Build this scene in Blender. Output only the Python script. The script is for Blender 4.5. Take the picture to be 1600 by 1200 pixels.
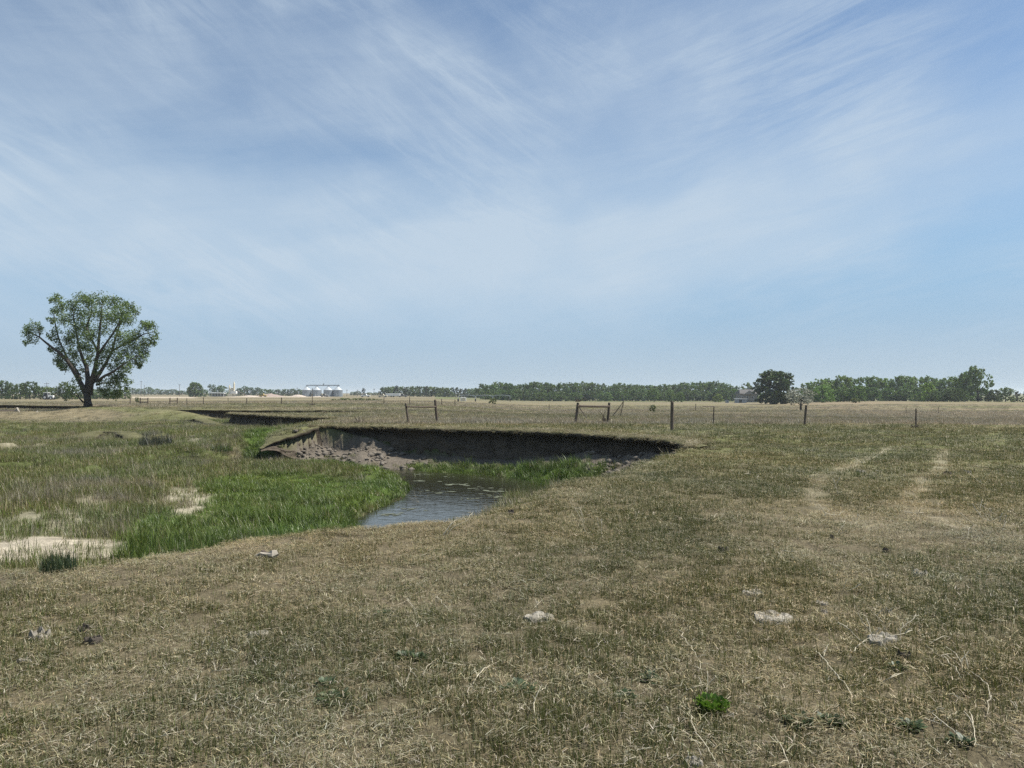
import bpy, bmesh, math, random
import numpy as np
from mathutils import Vector, Matrix, Euler

for _o in list(bpy.data.objects):
    bpy.data.objects.remove(_o)
S = bpy.context.scene
C = S.collection
R = math.radians
rng = np.random.default_rng(7)
rnd = random.Random(11)

# ------------------------------------------------------------------ camera
EYE = 1.65
F = 1200.0                      # focal length in photo pixels (1600 wide)
PITCH = math.atan(14.0 / F)
cam_d = bpy.data.cameras.new('camera')
cam_d.sensor_width = 36.0
cam_d.lens = 36.0 * F / 1600.0
cam_d.clip_start = 0.05
cam_d.clip_end = 20000
cam = bpy.data.objects.new('camera', cam_d)
C.objects.link(cam)
cam.location = (0, 0, EYE)
cam.rotation_euler = (R(90) + PITCH, 0, 0)
S.camera = cam

# ------------------------------------------------------------------ render settings
S.view_settings.view_transform = 'Standard'
S.view_settings.look = 'None'
S.view_settings.exposure = 0.62
S.view_settings.gamma = 1.0
S.view_settings.use_curve_mapping = False
S.cycles.use_denoising = False
S.cycles.max_bounces = 6
S.cycles.diffuse_bounces = 3
S.cycles.glossy_bounces = 2
S.cycles.transmission_bounces = 4
S.cycles.transparent_max_bounces = 4
S.cycles.volume_bounces = 1
S.cycles.caustics_reflective = False
S.cycles.caustics_refractive = False
S.render.film_transparent = False

# ------------------------------------------------------------------ sun and sky
SUN_AZ, SUN_EL = 80.0, 58.0     # azimuth clockwise from +Y (the view axis)
sun_d = bpy.data.lights.new('sun', 'SUN')
sun_d.energy = 4.9
sun_d.angle = R(0.53)
sun_d.color = (1.0, 0.96, 0.88)
sun = bpy.data.objects.new('sun', sun_d)
C.objects.link(sun)
sdir = Vector((math.sin(R(SUN_AZ)) * math.cos(R(SUN_EL)), math.cos(R(SUN_AZ)) * math.cos(R(SUN_EL)), math.sin(R(SUN_EL))))
sun.rotation_euler = sdir.to_track_quat('Z', 'Y').to_euler()
sun.location = (60, 60, 100)

world = bpy.data.worlds.new('World')
S.world = world
world.use_nodes = True
wn, wl = world.node_tree.nodes, world.node_tree.links
wn.clear()


def W(t, **kw):
    n = wn.new(t)
    for k, v in kw.items():
        setattr(n, k, v)
    return n


def wmath(op, a, b=None, clamp=False):
    n = W('ShaderNodeMath', operation=op)
    n.use_clamp = clamp
    for i, v in enumerate((a, b)):
        if v is None:
            continue
        if isinstance(v, (int, float)):
            n.inputs[i].default_value = v
        else:
            wl.new(v, n.inputs[i])
    return n.outputs[0]


wout = W('ShaderNodeOutputWorld')
bg = W('ShaderNodeBackground')
bg.inputs['Strength'].default_value = 0.057
sky = W('ShaderNodeTexSky', sky_type='NISHITA')
sky.sun_disc = False
sky.sun_elevation = R(SUN_EL)
sky.sun_rotation = R(SUN_AZ)
sky.altitude = 500
sky.air_density = 1.0
sky.dust_density = 0.1
sky.ozone_density = 1.2
tc = W('ShaderNodeTexCoord')
sep = W('ShaderNodeSeparateXYZ')
wl.new(tc.outputs['Generated'], sep.inputs[0])
az = wmath('ARCTAN2', sep.outputs[0], sep.outputs[1])
el = wmath('ARCSINE', sep.outputs[2])
azel = W('ShaderNodeCombineXYZ')
wl.new(az, azel.inputs[0])
wl.new(el, azel.inputs[1])
zz = wmath('ADD', wmath('MAXIMUM', sep.outputs[2], 0.0), 0.12)
cpl = W('ShaderNodeCombineXYZ')       # cloud deck plane
wl.new(wmath('DIVIDE', sep.outputs[0], zz), cpl.inputs[0])
wl.new(wmath('DIVIDE', sep.outputs[1], zz), cpl.inputs[1])


def wnoise(vec, scale, detail, rough, dist=0.0, rot=0.0, sx=1.0, sy=1.0, off=0.0):
    m = W('ShaderNodeMapping', vector_type='TEXTURE')      # turns first, then stretches
    m.inputs['Rotation'].default_value = (0, 0, R(rot))
    m.inputs['Scale'].default_value = (1 / sx, 1 / sy, 1)
    m.inputs['Location'].default_value = (off, off * 0.7, 0)
    wl.new(vec, m.inputs[0])
    n = W('ShaderNodeTexNoise')
    n.inputs['Scale'].default_value = scale
    n.inputs['Detail'].default_value = detail
    n.inputs['Roughness'].default_value = rough
    n.inputs['Distortion'].default_value = dist
    wl.new(m.outputs[0], n.inputs['Vector'])
    return n.outputs[0]


def wblob(px, py, hw, hh, rot, weight):
    m = W('ShaderNodeMapping', vector_type='TEXTURE')
    a = math.atan((px - 800) / F)
    e = math.atan((614 - py) / F * math.cos(a))
    m.inputs['Location'].default_value = (a, e, 0)
    m.inputs['Rotation'].default_value = (0, 0, R(rot))
    m.inputs['Scale'].default_value = (hw / F, hh / F, 1)
    wl.new(warp.outputs[0], m.inputs[0])
    ln = W('ShaderNodeVectorMath', operation='LENGTH')
    wl.new(m.outputs[0], ln.inputs[0])
    mr = W('ShaderNodeMapRange', interpolation_type='SMOOTHERSTEP')
    mr.inputs['From Min'].default_value = 1.35
    mr.inputs['From Max'].default_value = 0.0
    mr.inputs['To Min'].default_value = 0.0
    mr.inputs['To Max'].default_value = weight
    wl.new(ln.outputs['Value'], mr.inputs['Value'])
    return mr.outputs[0]


# warp the blob coordinates a little so no outline is an ellipse
wv = W('ShaderNodeTexNoise')
wv.inputs['Scale'].default_value = 5.0
wv.inputs['Detail'].default_value = 4
wl.new(azel.outputs[0], wv.inputs['Vector'])
wsub = W('ShaderNodeVectorMath', operation='SUBTRACT')
wl.new(wv.outputs['Color'], wsub.inputs[0])
wsub.inputs[1].default_value = (0.5, 0.5, 0.5)
wsc = W('ShaderNodeVectorMath', operation='MULTIPLY')
wl.new(wsub.outputs[0], wsc.inputs[0])
wsc.inputs[1].default_value = (0.25, 0.10, 0)
warp = W('ShaderNodeVectorMath', operation='ADD')
wl.new(azel.outputs[0], warp.inputs[0])
wl.new(wsc.outputs[0], warp.inputs[1])

BLOBS = [
    (380, 390, 900, 150, 1, 0.62), (900, 400, 420, 120, 9, 0.42), (1380, 265, 480, 110, 13, 0.40),
    (700, 150, 420, 130, -22, 0.25), (230, 150, 420, 170, 10, 0.30), (620, 480, 260, 55, 0, 0.15),
    (1000, 160, 220, 200, 30, 0.18), (1000, 70, 260, 90, 10, 0.12),
    (300, 248, 380, 42, 6, -0.20), (60, 418, 210, 26, -6, -0.30), (1420, 60, 380, 100, 0, -0.22),
    (1350, 505, 560, 80, 6, -0.40), (940, 325, 170, 40, 18, -0.28), (700, 40, 130, 60, 0, -0.20),
    (1430, 400, 300, 55, 8, -0.18), (350, 545, 560, 45, 0, -0.22),
]
acc = None
for b in BLOBS:
    o_ = wblob(*b[:5], b[5] * .78)
    acc = o_ if acc is None else wmath('ADD', acc, o_)


def ridge(n, p):
    r = wmath('SUBTRACT', 1.0, wmath('ABSOLUTE', wmath('SUBTRACT', wmath('MULTIPLY', n, 2.0), 1.0)))
    return wmath('POWER', wmath('MAXIMUM', r, 0.0), p)


def wramp(v, a, b):
    m = W('ShaderNodeMapRange', interpolation_type='SMOOTHSTEP')
    m.inputs['From Min'].default_value = a
    m.inputs['From Max'].default_value = b
    wl.new(v, m.inputs['Value'])
    return m.outputs[0]


# fibres of the cirrus deck: long along one wind direction, so that they fan out in perspective
n_big = wnoise(cpl.outputs[0], 1.0, 4, 0.55, 0.4, 12, 0.9, 0.5, 3.1)
n_fib = wnoise(cpl.outputs[0], 1.0, 11, 0.70, 0.5, 10, 3.0, 0.55, 8.3)
n_fi2 = wnoise(cpl.outputs[0], 1.0, 10, 0.68, 0.7, -22, 3.4, 0.7, 4.3)
n_rip = wnoise(azel.outputs[0], 6.0, 9, 0.66, 0.5, 9, 0.6, 3.4, 1.7)
half = wramp(az, -0.15, 0.35)
patch1 = wramp(wnoise(azel.outputs[0], 3.2, 3, .5, .4, 0, 1, 1.6, 21.0), .36, .66)
patch2 = wramp(wnoise(azel.outputs[0], 3.6, 3, .5, .4, 0, 1, 1.6, 33.0), .36, .66)
patch3 = wramp(wnoise(azel.outputs[0], 3.0, 3, .5, .4, 0, 1, 1.4, 47.0), .40, .70)
fil_l = wmath('MULTIPLY', wmath('MULTIPLY', ridge(wnoise(azel.outputs[0], 5.0, 10, .66, .5, -30, 0.6, 3.2, 2.2), 5.0), wmath('SUBTRACT', 1.0, half)), patch1)
fil_r = wmath('MULTIPLY', wmath('MULTIPLY', ridge(wnoise(azel.outputs[0], 5.0, 10, .66, .5, 14, 0.5, 3.6, 6.1), 4.0), wmath('ADD', wmath('MULTIPLY', half, .85), .15)), patch2)
fil_c = wmath('MULTIPLY', ridge(wnoise(cpl.outputs[0], 1.0, 10, .66, .6, 4, 2.6, 0.5, 15.0), 5.0), patch3)
dens = wmath('ADD', acc, 0.16)
for nn, a_ in ((n_big, 0.40), (n_fib, 0.20), (n_fi2, 0.18), (n_rip, 0.50)):
    dens = wmath('ADD', dens, wmath('MULTIPLY', wmath('SUBTRACT', nn, 0.5), a_))
for f_, a_ in ((fil_l, .44), (fil_r, .46), (fil_c, .14)):
    dens = wmath('ADD', dens, wmath('MULTIPLY', f_, a_))
# the deck thins out into clear air just above the horizon
fade = W('ShaderNodeMapRange', interpolation_type='SMOOTHSTEP')
fade.inputs['From Min'].default_value = 0.015
fade.inputs['From Max'].default_value = 0.16
fade.inputs['To Min'].default_value = 0.25
fade.inputs['To Max'].default_value = 1.0
wl.new(sep.outputs[2], fade.inputs['Value'])
dens = wmath('MULTIPLY', wmath('MULTIPLY', dens, 0.80), fade.outputs[0])
dens = wmath('MINIMUM', wmath('MAXIMUM', dens, 0.0), 0.80)
cmix = W('ShaderNodeMix', data_type='RGBA')
wl.new(dens, cmix.inputs[0])
tintn = W('ShaderNodeVectorMath', operation='MULTIPLY')
wl.new(sky.outputs[0], tintn.inputs[0])
tintn.inputs[1].default_value = (1.26, 1.36, 1.38)
# pale air low over the plain, under the cloud deck
hzr = W('ShaderNodeMapRange', interpolation_type='SMOOTHSTEP')
hzr.inputs['From Min'].default_value = 0.36
hzr.inputs['From Max'].default_value = 0.04
hzr.inputs['To Min'].default_value = 0.0
hzr.inputs['To Max'].default_value = 0.95
wl.new(sep.outputs[2], hzr.inputs['Value'])
hcol = W('ShaderNodeMapRange', interpolation_type='SMOOTHSTEP')
hcol.inputs['From Min'].default_value = 0.13
hcol.inputs['From Max'].default_value = 0.0
wl.new(sep.outputs[2], hcol.inputs['Value'])
hc = W('ShaderNodeMix', data_type='RGBA')
wl.new(hcol.outputs[0], hc.inputs[0])
hc.inputs[6].default_value = (3.75, 5.75, 8.0, 1)
hc.inputs[7].default_value = (5.0, 6.35, 7.7, 1)
hmix = W('ShaderNodeMix', data_type='RGBA')
wl.new(hzr.outputs[0], hmix.inputs[0])
wl.new(tintn.outputs[0], hmix.inputs[6])
wl.new(hc.outputs[2], hmix.inputs[7])
wl.new(hmix.outputs[2], cmix.inputs[6])
cmix.inputs[7].default_value = (6.6, 7.8, 9.0, 1)
wl.new(cmix.outputs[2], bg.inputs['Color'])
wl.new(bg.outputs[0], wout.inputs[0])


# ------------------------------------------------------------------ maths helpers
def ss(a, b, x):
    t = np.clip((np.asarray(x, float) - a) / (b - a), 0, 1)
    return t * t * (3 - 2 * t)


_perm = np.random.default_rng(5).random(65536)


def vnoise(x, y, seed=0):
    x = np.asarray(x, float)
    y = np.asarray(y, float)
    xi = np.floor(x).astype(np.int64)
    yi = np.floor(y).astype(np.int64)
    fx = x - xi
    fy = y - yi
    fx = fx * fx * (3 - 2 * fx)
    fy = fy * fy * (3 - 2 * fy)

    def h(i, j):
        return _perm[(i * 73856093 ^ j * 19349663 ^ (seed * 83492791 + 12345)) & 65535]
    a, b, c, d = h(xi, yi), h(xi + 1, yi), h(xi, yi + 1), h(xi + 1, yi + 1)
    return (a + (b - a) * fx) * (1 - fy) + (c + (d - c) * fx) * fy


def fbm(x, y, seed=0, oct=4, gain=0.5):
    s, a, t = 0, 1.0, 0
    for o in range(oct):
        s = s + a * vnoise(x * 2 ** o + 17.3 * o, y * 2 ** o - 9.1 * o, seed + o)
        t += a
        a *= gain
    return s / t - 0.5


cp, sp = math.cos(PITCH), math.sin(PITCH)


def ray(px, py):
    u, v = (px - 800) / F, (600 - py) / F
    return Vector((u, cp - v * sp, sp + v * cp))


def P(px, py, z=0.0):
    """point of the plane z seen at photo pixel px,py"""
    d = ray(px, py)
    t = (z - EYE) / d.z
    return Vector((d.x * t, d.y * t, z))


def A(px, py, y):
    """point at distance y along the view axis seen at photo pixel px,py"""
    d = ray(px, py)
    t = y / d.y
    return Vector((d.x * t, y, EYE + d.z * t))


# ------------------------------------------------------------------ terrain
def gp(px, py, z=0.0):
    p = P(px, py, z)
    return (p.x, p.y)


H, SO = 'hard', 'soft'
# outline of the creek valley: (x, y, kind of the edge that STARTS here, width of that edge's slope)
near_edge = [gp(q[0], q[1] + 9 * min(max((1040 - q[0]) / 200, 0), 1)) for q in ((-420, 945), (-200, 915), (0, 890), (80, 886), (150, 881), (215, 874), (250, 869), (320, 853), (400, 837),
                             (500, 823), (600, 818), (700, 808), (760, 801), (800, 790), (850, 772), (900, 749), (960, 738),
                             (1000, 723), (1060, 708), (1080, 700.5))]
bankA = [gp(*q) for q in ((1081, 698.5), (1072, 693), (1060, 690.5), (1035, 687), (1000, 684), (950, 680), (900, 677), (850, 675), (800, 673), (750, 671),
                          (700, 669.5), (650, 668.3), (600, 667.3), (550, 666.5), (500, 666))] + [(-9.9, 37.35)]
bankB = [(-11.2, 49.4), (-13.0, 51.2), (-15.2, 53.6), (-17.6, 56.4), (-20.0, 59.2), (-22.6, 61.9)]
notch = [(-22.4, 62.8), (-18.0, 63.8), (-14.0, 65.4)]
bankC = [(-12.0, 68.6), (-16.0, 71.0), (-20.0, 72.8), (-24.0, 74.2), (-29.0, 74.6), (-33.0, 74.0)]
soft2 = [(-36.5, 78), (-40, 83), (-45, 88)]
bankD = [(-49.5, 92.0), (-55, 97.0), (-62, 101), (-70, 104), (-82, 108), (-98, 113), (-120, 118)]
outer = [(-400, 130), (-400, 4), (-60, 4)]
poly, ekind, ew = [], [], []


def add_run(pts, kind, w):
    for p in pts:
        poly.append(p)
        ekind.append(kind)
        ew.append(w)


add_run(near_edge, SO, 2.0)
add_run(bankA, H, 0)
ekind[-1], ew[-1] = SO, 5.0
add_run(bankB, H, 0)
add_run(notch, H, 0)
add_run(bankC, H, 0)
ekind[-1], ew[-1] = SO, 6.0
add_run(soft2, SO, 6.0)
add_run(bankD, H, 0)
add_run(outer, SO, 4.0)
for i in range(len(near_edge) - 4, len(near_edge)):
    ew[i] = .8
poly = np.array(poly)
NP = len(poly)

WATER_Z = -1.75
wpoly = np.array([gp(px, py, WATER_Z) for px, py in (
    (548, 815), (585, 797), (628, 778), (640, 766), (634, 752), (600, 746), (540, 742), (490, 739), (455, 735), (440, 730),
    (480, 729.5), (560, 733), (640, 737), (700, 742), (760, 746), (810, 753), (838, 764), (832, 776), (806, 790), (770, 806))]
    + [(-0.6, 18), (-1.2, 15.8), (-2.4, 15.8), (-3.4, 17.8)])


def seg_dist(x, y, a, b):
    ax, ay = a
    bx, by = b
    dx, dy = bx - ax, by - ay
    L = dx * dx + dy * dy + 1e-12
    t = np.clip(((x - ax) * dx + (y - ay) * dy) / L, 0, 1)
    return np.hypot(x - ax - t * dx, y - ay - t * dy)


def inside(x, y, pl):
    r = np.zeros(x.shape, bool)
    n = len(pl)
    for i in range(n):
        x0, y0 = pl[i]
        x1, y1 = pl[(i + 1) % n]
        if y0 == y1:
            continue
        c = ((y0 > y) != (y1 > y)) & (x < (x1 - x0) * (y - y0) / (y1 - y0) + x0)
        r ^= c
    return r


def plateau(x, y):
    d = np.hypot(x, y)
    a = x / np.maximum(np.abs(y), 1e-3)
    a = np.where(y > 0, a, 0.3)
    wr = ss(-0.14, 0.06, a)
    zr = -2.9 * (1 - np.exp(-np.maximum(d - 42, 0) / 185.0))
    zl = -0.75 * ss(110, 300, d) * (1 - ss(620, 1000, d))
    rise = 0.9 * ss(0.30, 0.48, a) * ss(120, 240, d) * (1 - 0.6 * ss(300, 420, d))
    z = zl * (1 - wr) + zr * wr + rise
    z = z + fbm(x / 14, y / 14, 3, 3) * 0.16 * ss(12, 60, d) + fbm(x / 90, y / 90, 4, 3) * 1.2 * ss(200, 900, d)
    z = z + fbm(x / 1.3, y / 1.3, 8, 3) * 0.075 * (1 - 0.6 * ss(20, 60, d)) + fbm(x / .28, y / .28, 9, 2) * 0.028 * (1 - ss(15, 30, d))
    return z


A2X = [-12.6, -11.5, -10.8, -10.25, -9.7]
A2Y = [33.2, 33.6, 34.7, 36.2, 37.6]
_bl = sorted([p for p in bankA if p[0] < 4.5] , key=lambda p: p[0])
A2XX = A2X + [p[0] for p in _bl if p[0] > -9.6]
A2YY = A2Y + [p[1] for p in _bl if p[0] > -9.6]
TALX = [-15, -12, -10.6, -9.6, -8.4, -7.0, -6.0, -4.4, -2.8, -1.2, 0.3, 1.6, 2.7, 3.8, 4.8, 5.6, 6.5]
TALZ = [-1.25, -1.20, -1.0, -.85, -1.10, -0.80, -1.14, -1.25, -1.33, -1.30, -1.22, -1.02, -.74, -.86, -.62, -.35, -.2]


def fields(x, y):
    """everything the terrain and the plants need to know at x, y"""
    x = np.asarray(x, float)
    y = np.asarray(y, float)
    ins = inside(x, y, poly)
    ts = np.full(x.shape, 1e9)
    dh = np.full(x.shape, 1e9)
    dA = np.full(x.shape, 1e9)
    dB = np.full(x.shape, 1e9)
    nA0, nA1 = len(near_edge), len(near_edge) + len(bankA) - 1
    nB1 = nA1 + 1 + len(bankB)
    dn = np.full(x.shape, 1e9)
    for i in range(NP):
        d = seg_dist(x, y, poly[i], poly[(i + 1) % NP])
        if ekind[i] == SO:
            ts = np.minimum(ts, d / ew[i])
            if i < nA0:
                dn = np.minimum(dn, d)
        else:
            dh = np.minimum(dh, d)
            if nA0 <= i < nA1:
                dA = np.minimum(dA, d)
            elif i < nB1:
                dB = np.minimum(dB, d)
    wd = np.full(x.shape, 1e9)
    for i in range(len(wpoly)):
        wd = np.minimum(wd, seg_dist(x, y, wpoly[i], wpoly[(i + 1) % len(wpoly)]))
    wd = np.where(inside(x, y, wpoly), wd, -wd)
    base = plateau(x, y)
    d = np.hypot(x, y)
    fl = -1.12 + fbm(x / 5, y / 5, 21, 4) * 0.42 + fbm(x / .9, y / .9, 22, 3) * 0.10
    fl = fl + 0.16 * ss(34, 60, d) * ss(3, 12, -x - 6)
    fl = fl + .45 * ss(.1, .5, y - np.interp(x, A2X, A2Y)) * ss(-19, -12, x) * (x < -9) * (1 - ss(40, 46, y))
    fl = fl + (-0.45 - fl) * ss(74, 90, y + fbm(x / 6, y / 6, 25, 3) * 6 - 0.10 * (x + 40))
    # old slump ledges on the meadow
    led = fbm(x / 3.2, y / 3.2, 29, 3)
    fl = fl + 0.24 * ss(0.05, 0.10, led) * ss(26, 32, d) * (1 - ss(66, 76, d))
    fl = fl - (.32 + .2 * fbm(x / 2, y / 2, 37, 2)) * ss(-7.5, -1.2, wd) * (x < -1) * (1 - ss(34, 38, y))
    # slumped earth under the main bank
    tz = np.interp(x + fbm(x / 1.2, y / 1.2, 31, 3) * 1.5, TALX, TALZ)
    slope = 0.36 + 0.12 * fbm(x / 2, y / 2, 33, 2)
    tal = tz - np.maximum(dA - 0.3, 0) * slope + fbm(x / .8, y / .8, 34, 3) * 0.28
    tw = (1 - ss(4.5, 6.5, dA)) * ss(-13.5, -12.0, x) * ins
    fl = fl + (np.maximum(-1.95, tal) - fl) * tw
    fl = fl + (-2.3 - fl) * ss(-0.75, 0.55, wd + fbm(x / .7, y / .7, 35, 3) * 0.5)
    f_in = ss(0, 1, ts)
    a2 = ss(.05, .35, np.interp(x, A2XX, A2YY) + .25 * fbm(x / .7, x * 0, 36, 3) * (x < -9.6) - y) * ss(-13.2, -11.6, x) * ss(-2.0, -5.0, x) * (y > 29) * ins
    f_in = np.maximum(f_in, a2)
    f_out = (1 - ss(.42, .70, dh)) * ss(0, 1, ts)
    f = np.where(ins, f_in, f_out)
    z = base + (fl - base) * f
    return dict(ins=ins, ts=ts, dh=dh, dA=dA, dB=dB, wd=wd, d=d, z=z, f=f, dn=dn, fl=fl, base=base)


def gz(x, y):
    return float(fields(np.array([x]), np.array([y]))['z'][0])


def ell(x, y, px0, px1, py0, py1, z, soft=0.5, seed=0, rough=0.5):
    """soft-edged ground patch seen between those photo pixels"""
    c0, c1 = P((px0 + px1) / 2, py0, z), P((px0 + px1) / 2, py1, z)
    cx, cy = (c0.x + c1.x) / 2, (c0.y + c1.y) / 2
    ry = abs(c0.y - c1.y) / 2
    rx = (px1 - px0) / 2 / F * cy
    # axes follow the line of sight only because the patch's sizes were read along it
    k = np.hypot((x - cx * y / cy) / rx, (y - cy) / ry)
    k = k + fbm(x / max(rx * .35, .3), y / max(ry * .35, .3), 50 + seed, 4) * rough * 2
    return 1 - ss(1 - soft, 1 + soft, k)


TRACKS = [[gp(*q) for q in ((1392, 700), (1340, 722), (1292, 742), (1268, 766), (1285, 792), (1335, 812), (1410, 834))],
          [gp(*q) for q in ((1478, 703), (1462, 735), (1432, 765), (1412, 790), (1440, 806), (1500, 822))]]


def masks(x, y, fd):
    m = {}
    sand = np.zeros(x.shape)
    for k, q in enumerate(((-260, 228, 826, 888, -1.05), (60, 150, 794, 826, -1.05), (255, 330, 752, 798, -1.05), (110, 180, 775, 800, -1.05),
                           (-60, 62, 694, 704, -1.0), (-40, 40, 669, 674, -1.0), (270, 315, 690, 702, -1.0), (10, 80, 800, 815, -1.05))):
        sand = np.maximum(sand, ell(x, y, *q, soft=0.45, seed=k) * (1.0, .5, .75, .4, .5, .3, .5, .5)[k])
    sand = sand * (1 - .9 * ell(x, y, 185, 335, 848, 892, -1.05, .4, 20, .25))
    m['sand'] = sand * ss(.25, .9, fd['f']) * fd['ins']
    lush = np.zeros(x.shape)
    for k, q in enumerate(((165, 335, 826, 890, -1.05), (300, 660, 745, 852, -1.3), (215, 420, 800, 852, -1.2), (330, 560, 742, 775, -1.3), (640, 930, 700, 770, -1.3),
                           (480, 530, 705, 735, -1.4), (380, 450, 690, 712, -1.1))):
        lush = np.maximum(lush, ell(x, y, *q, soft=0.35, seed=20 + k, rough=.25))
    lush = np.maximum(lush, ss(-2.4, -.6, fd['wd']) * (x < -3.0) * (y < 32))
    m['lush'] = lush * fd['ins'] * (1 - .9 * m['sand'])
    rub = (fd['dA'] < 5.0) & fd['ins'] & (fd['wd'] < -.05)
    m['rub'] = rub * (y < np.interp(x, A2X, A2Y) + .2) * ss(-12.6, -11.0, x + fbm(x / 1.3, y / 1.3, 47, 2)) * (1 - ss(-5.0, -3.2, x + fbm(x / 1.5, y / 1.5, 41, 3) * 3))
    m['rub'] = np.maximum(m['rub'], rub * (fd['dA'] < 3.5) * ss(2.4, 3.2, x + fbm(x, y, 42, 2) * 1.5) * .9)
    tr = np.zeros(x.shape)
    for t in TRACKS:
        dd = np.full(x.shape, 1e9)
        for a, b in zip(t[:-1], t[1:]):
            dd = np.minimum(dd, seg_dist(x, y, a, b))
        tr = np.maximum(tr, 1 - ss(.04, .26, dd + fbm(x * 2, y * 2, 44, 2) * .30))
    m['track'] = .78 * tr * ~fd['ins'] * ss(-.6, .05, fbm(x / 2, y / 2, 46, 2) + .12)
    # pasture: green patches against dry ones; behind the fence the sward is left long and dry
    g = fbm(x / 4.5, y / 4.5, 61, 4) * 1.5 + fbm(x / 1.1, y / 1.1, 62, 3) * .9 + .86
    g = g + .30 * ss(9, 18, fd['d']) * ss(.02, .25, x / np.maximum(y, .1)) * (1 - ss(26, 40, fd['d'])) - .12 * (1 - ss(3, 7, fd['d']))
    g = g + .18 * ss(24, 30, fd['d']) * (1 - ss(38, 44, fd['d']))
    g = g - .35 * (1 - ss(0, 1.2, fd['dn'])) - .22 * (1 - ss(.2, 1.2, fd['dh']))
    m['green'] = np.clip(g, 0, 1)
    fl_line = 40.5 + fbm(x / 5, x * 0 + 3.3, 63, 2) * 2.5 + np.abs(x) * .02
    m['long'] = ss(-1.2, 1.2, y - fl_line) * ~fd['ins']
    # low meadow: green against dead brown stems
    b = fbm(x / 6, y / 2.6, 71, 4) * 2.4 + .12
    b = b + .55 * ell(x, y, 300, 470, 706, 740, -1.2, .5, 33, .3) + .3 * ell(x, y, 60, 260, 716, 738, -1.1, .5, 34, .3)
    m['brown'] = np.clip(b, 0, 1) * fd['ins']
    return m


def lerp(a, b, t):
    return a + (b - a) * t[..., None]


def ground_colour(x, y, fd, m):
    n = x.shape[0]
    straw = np.array((.225, .192, .118))
    litter = np.array((.200, .172, .118))
    olive = np.array((.112, .122, .045))
    col = lerp(np.tile(litter, (n, 1)), straw, np.clip(fbm(x / .7, y / .7, 81, 3) * 1.6 + .4, 0, 1))
    col = lerp(col, olive, m['green'] * (.35 + .5 * ss(6, 26, fd['d'])))
    lng = np.array((.200, .158, .102)) * (0.85 + .5 * (fbm(x / 9, y / 3, 82, 4) + .3)[:, None])
    lng = lerp(lng, np.array((.125, .128, .055)), np.clip(fbm(x / 30, y / 12, 83, 4) * 2.4 + .36, 0, .8))
    col = lerp(col, lng, m['long'])
    col = lerp(col, np.array((.30, .265, .19)), m['track'] * .8)
    # valley
    mead = lerp(np.tile(np.array((.080, .094, .033)), (n, 1)), np.array((.140, .120, .072)), m['brown'])
    mead = lerp(mead, np.array((.060, .092, .020)), m['lush'])
    bench = ss(64, 78, y + fbm(x / 8, y / 8, 27, 3) * 8) * fd['ins']
    mead = lerp(mead, np.array((.185, .155, .095)), bench)
    mead = lerp(mead, np.array((.37, .325, .25)) * (.78 + .7 * (fbm(x / .35, y / .35, 90, 4) + .3)[:, None]), m['sand'])
    dirt = np.array((.140, .120, .096)) * (0.8 + .5 * (fbm(x / .5, y / .5, 84, 3) + .3)[:, None])
    mead = lerp(mead, dirt * .9, fd['ins'] * (1 - ss(.7, 1.5, fd['dA'])))
    mead = lerp(mead, dirt, m['rub'])
    mead = lerp(mead, np.array((.075, .06, .042)), ss(-.5, .0, fd['wd']))
    col = lerp(col, mead, ss(.10, .55, fd['f']))
    bare = (fd['f'] > .02) & (fd['f'] < .5) & (fd['dn'] < 1.2)
    col = lerp(col, np.array((.27, .225, .16)), bare * np.clip(fbm(x, y, 85, 3) * 2 + .3, 0, .75))
    # far farmland: pale stubble strips and the gravel yard
    a = x / np.maximum(y, 1)
    soil_and_shade = np.array((.105, .084, .054)) * (0.8 + .6 * (fbm(x / .4, y / .4, 89, 3) + .3)[:, None])  # dark soil, with the shade between near grass blades put into its colour
    col = lerp(col, soil_and_shade, .72 * (1 - ss(9, 26, fd['d'])) * (1 - fd['f']) * (1 - .6 * m['track']))
    far = ss(230, 300, y)
    fcol = np.array((.170, .145, .090)) * (0.9 + .5 * (fbm(x / 120, y / 60, 86, 4) + .2)[:, None])
    col = lerp(col, fcol, far)
    pale = ss(330, 345, y) * (1 - ss(470, 500, y)) * ss(-.52, -.50, a) * (1 - ss(-.42, -.405, a))
    pale = np.maximum(pale, ss(400, 420, y) * (1 - ss(560, 580, y)) * ss(-.385, -.36, a) * (1 - ss(-.25, -.22, a)))
    col = lerp(col, np.array((.38, .32, .24)), pale * .9)
    gr = ss(300, 330, y) * (a > -.1) * ss(.0, .3, fbm(x / 60, y / 40, 88, 2) + .2)
    col = lerp(col, np.array((.09, .12, .035)), gr * .6)
    return np.clip(col, .01, .8)


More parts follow.
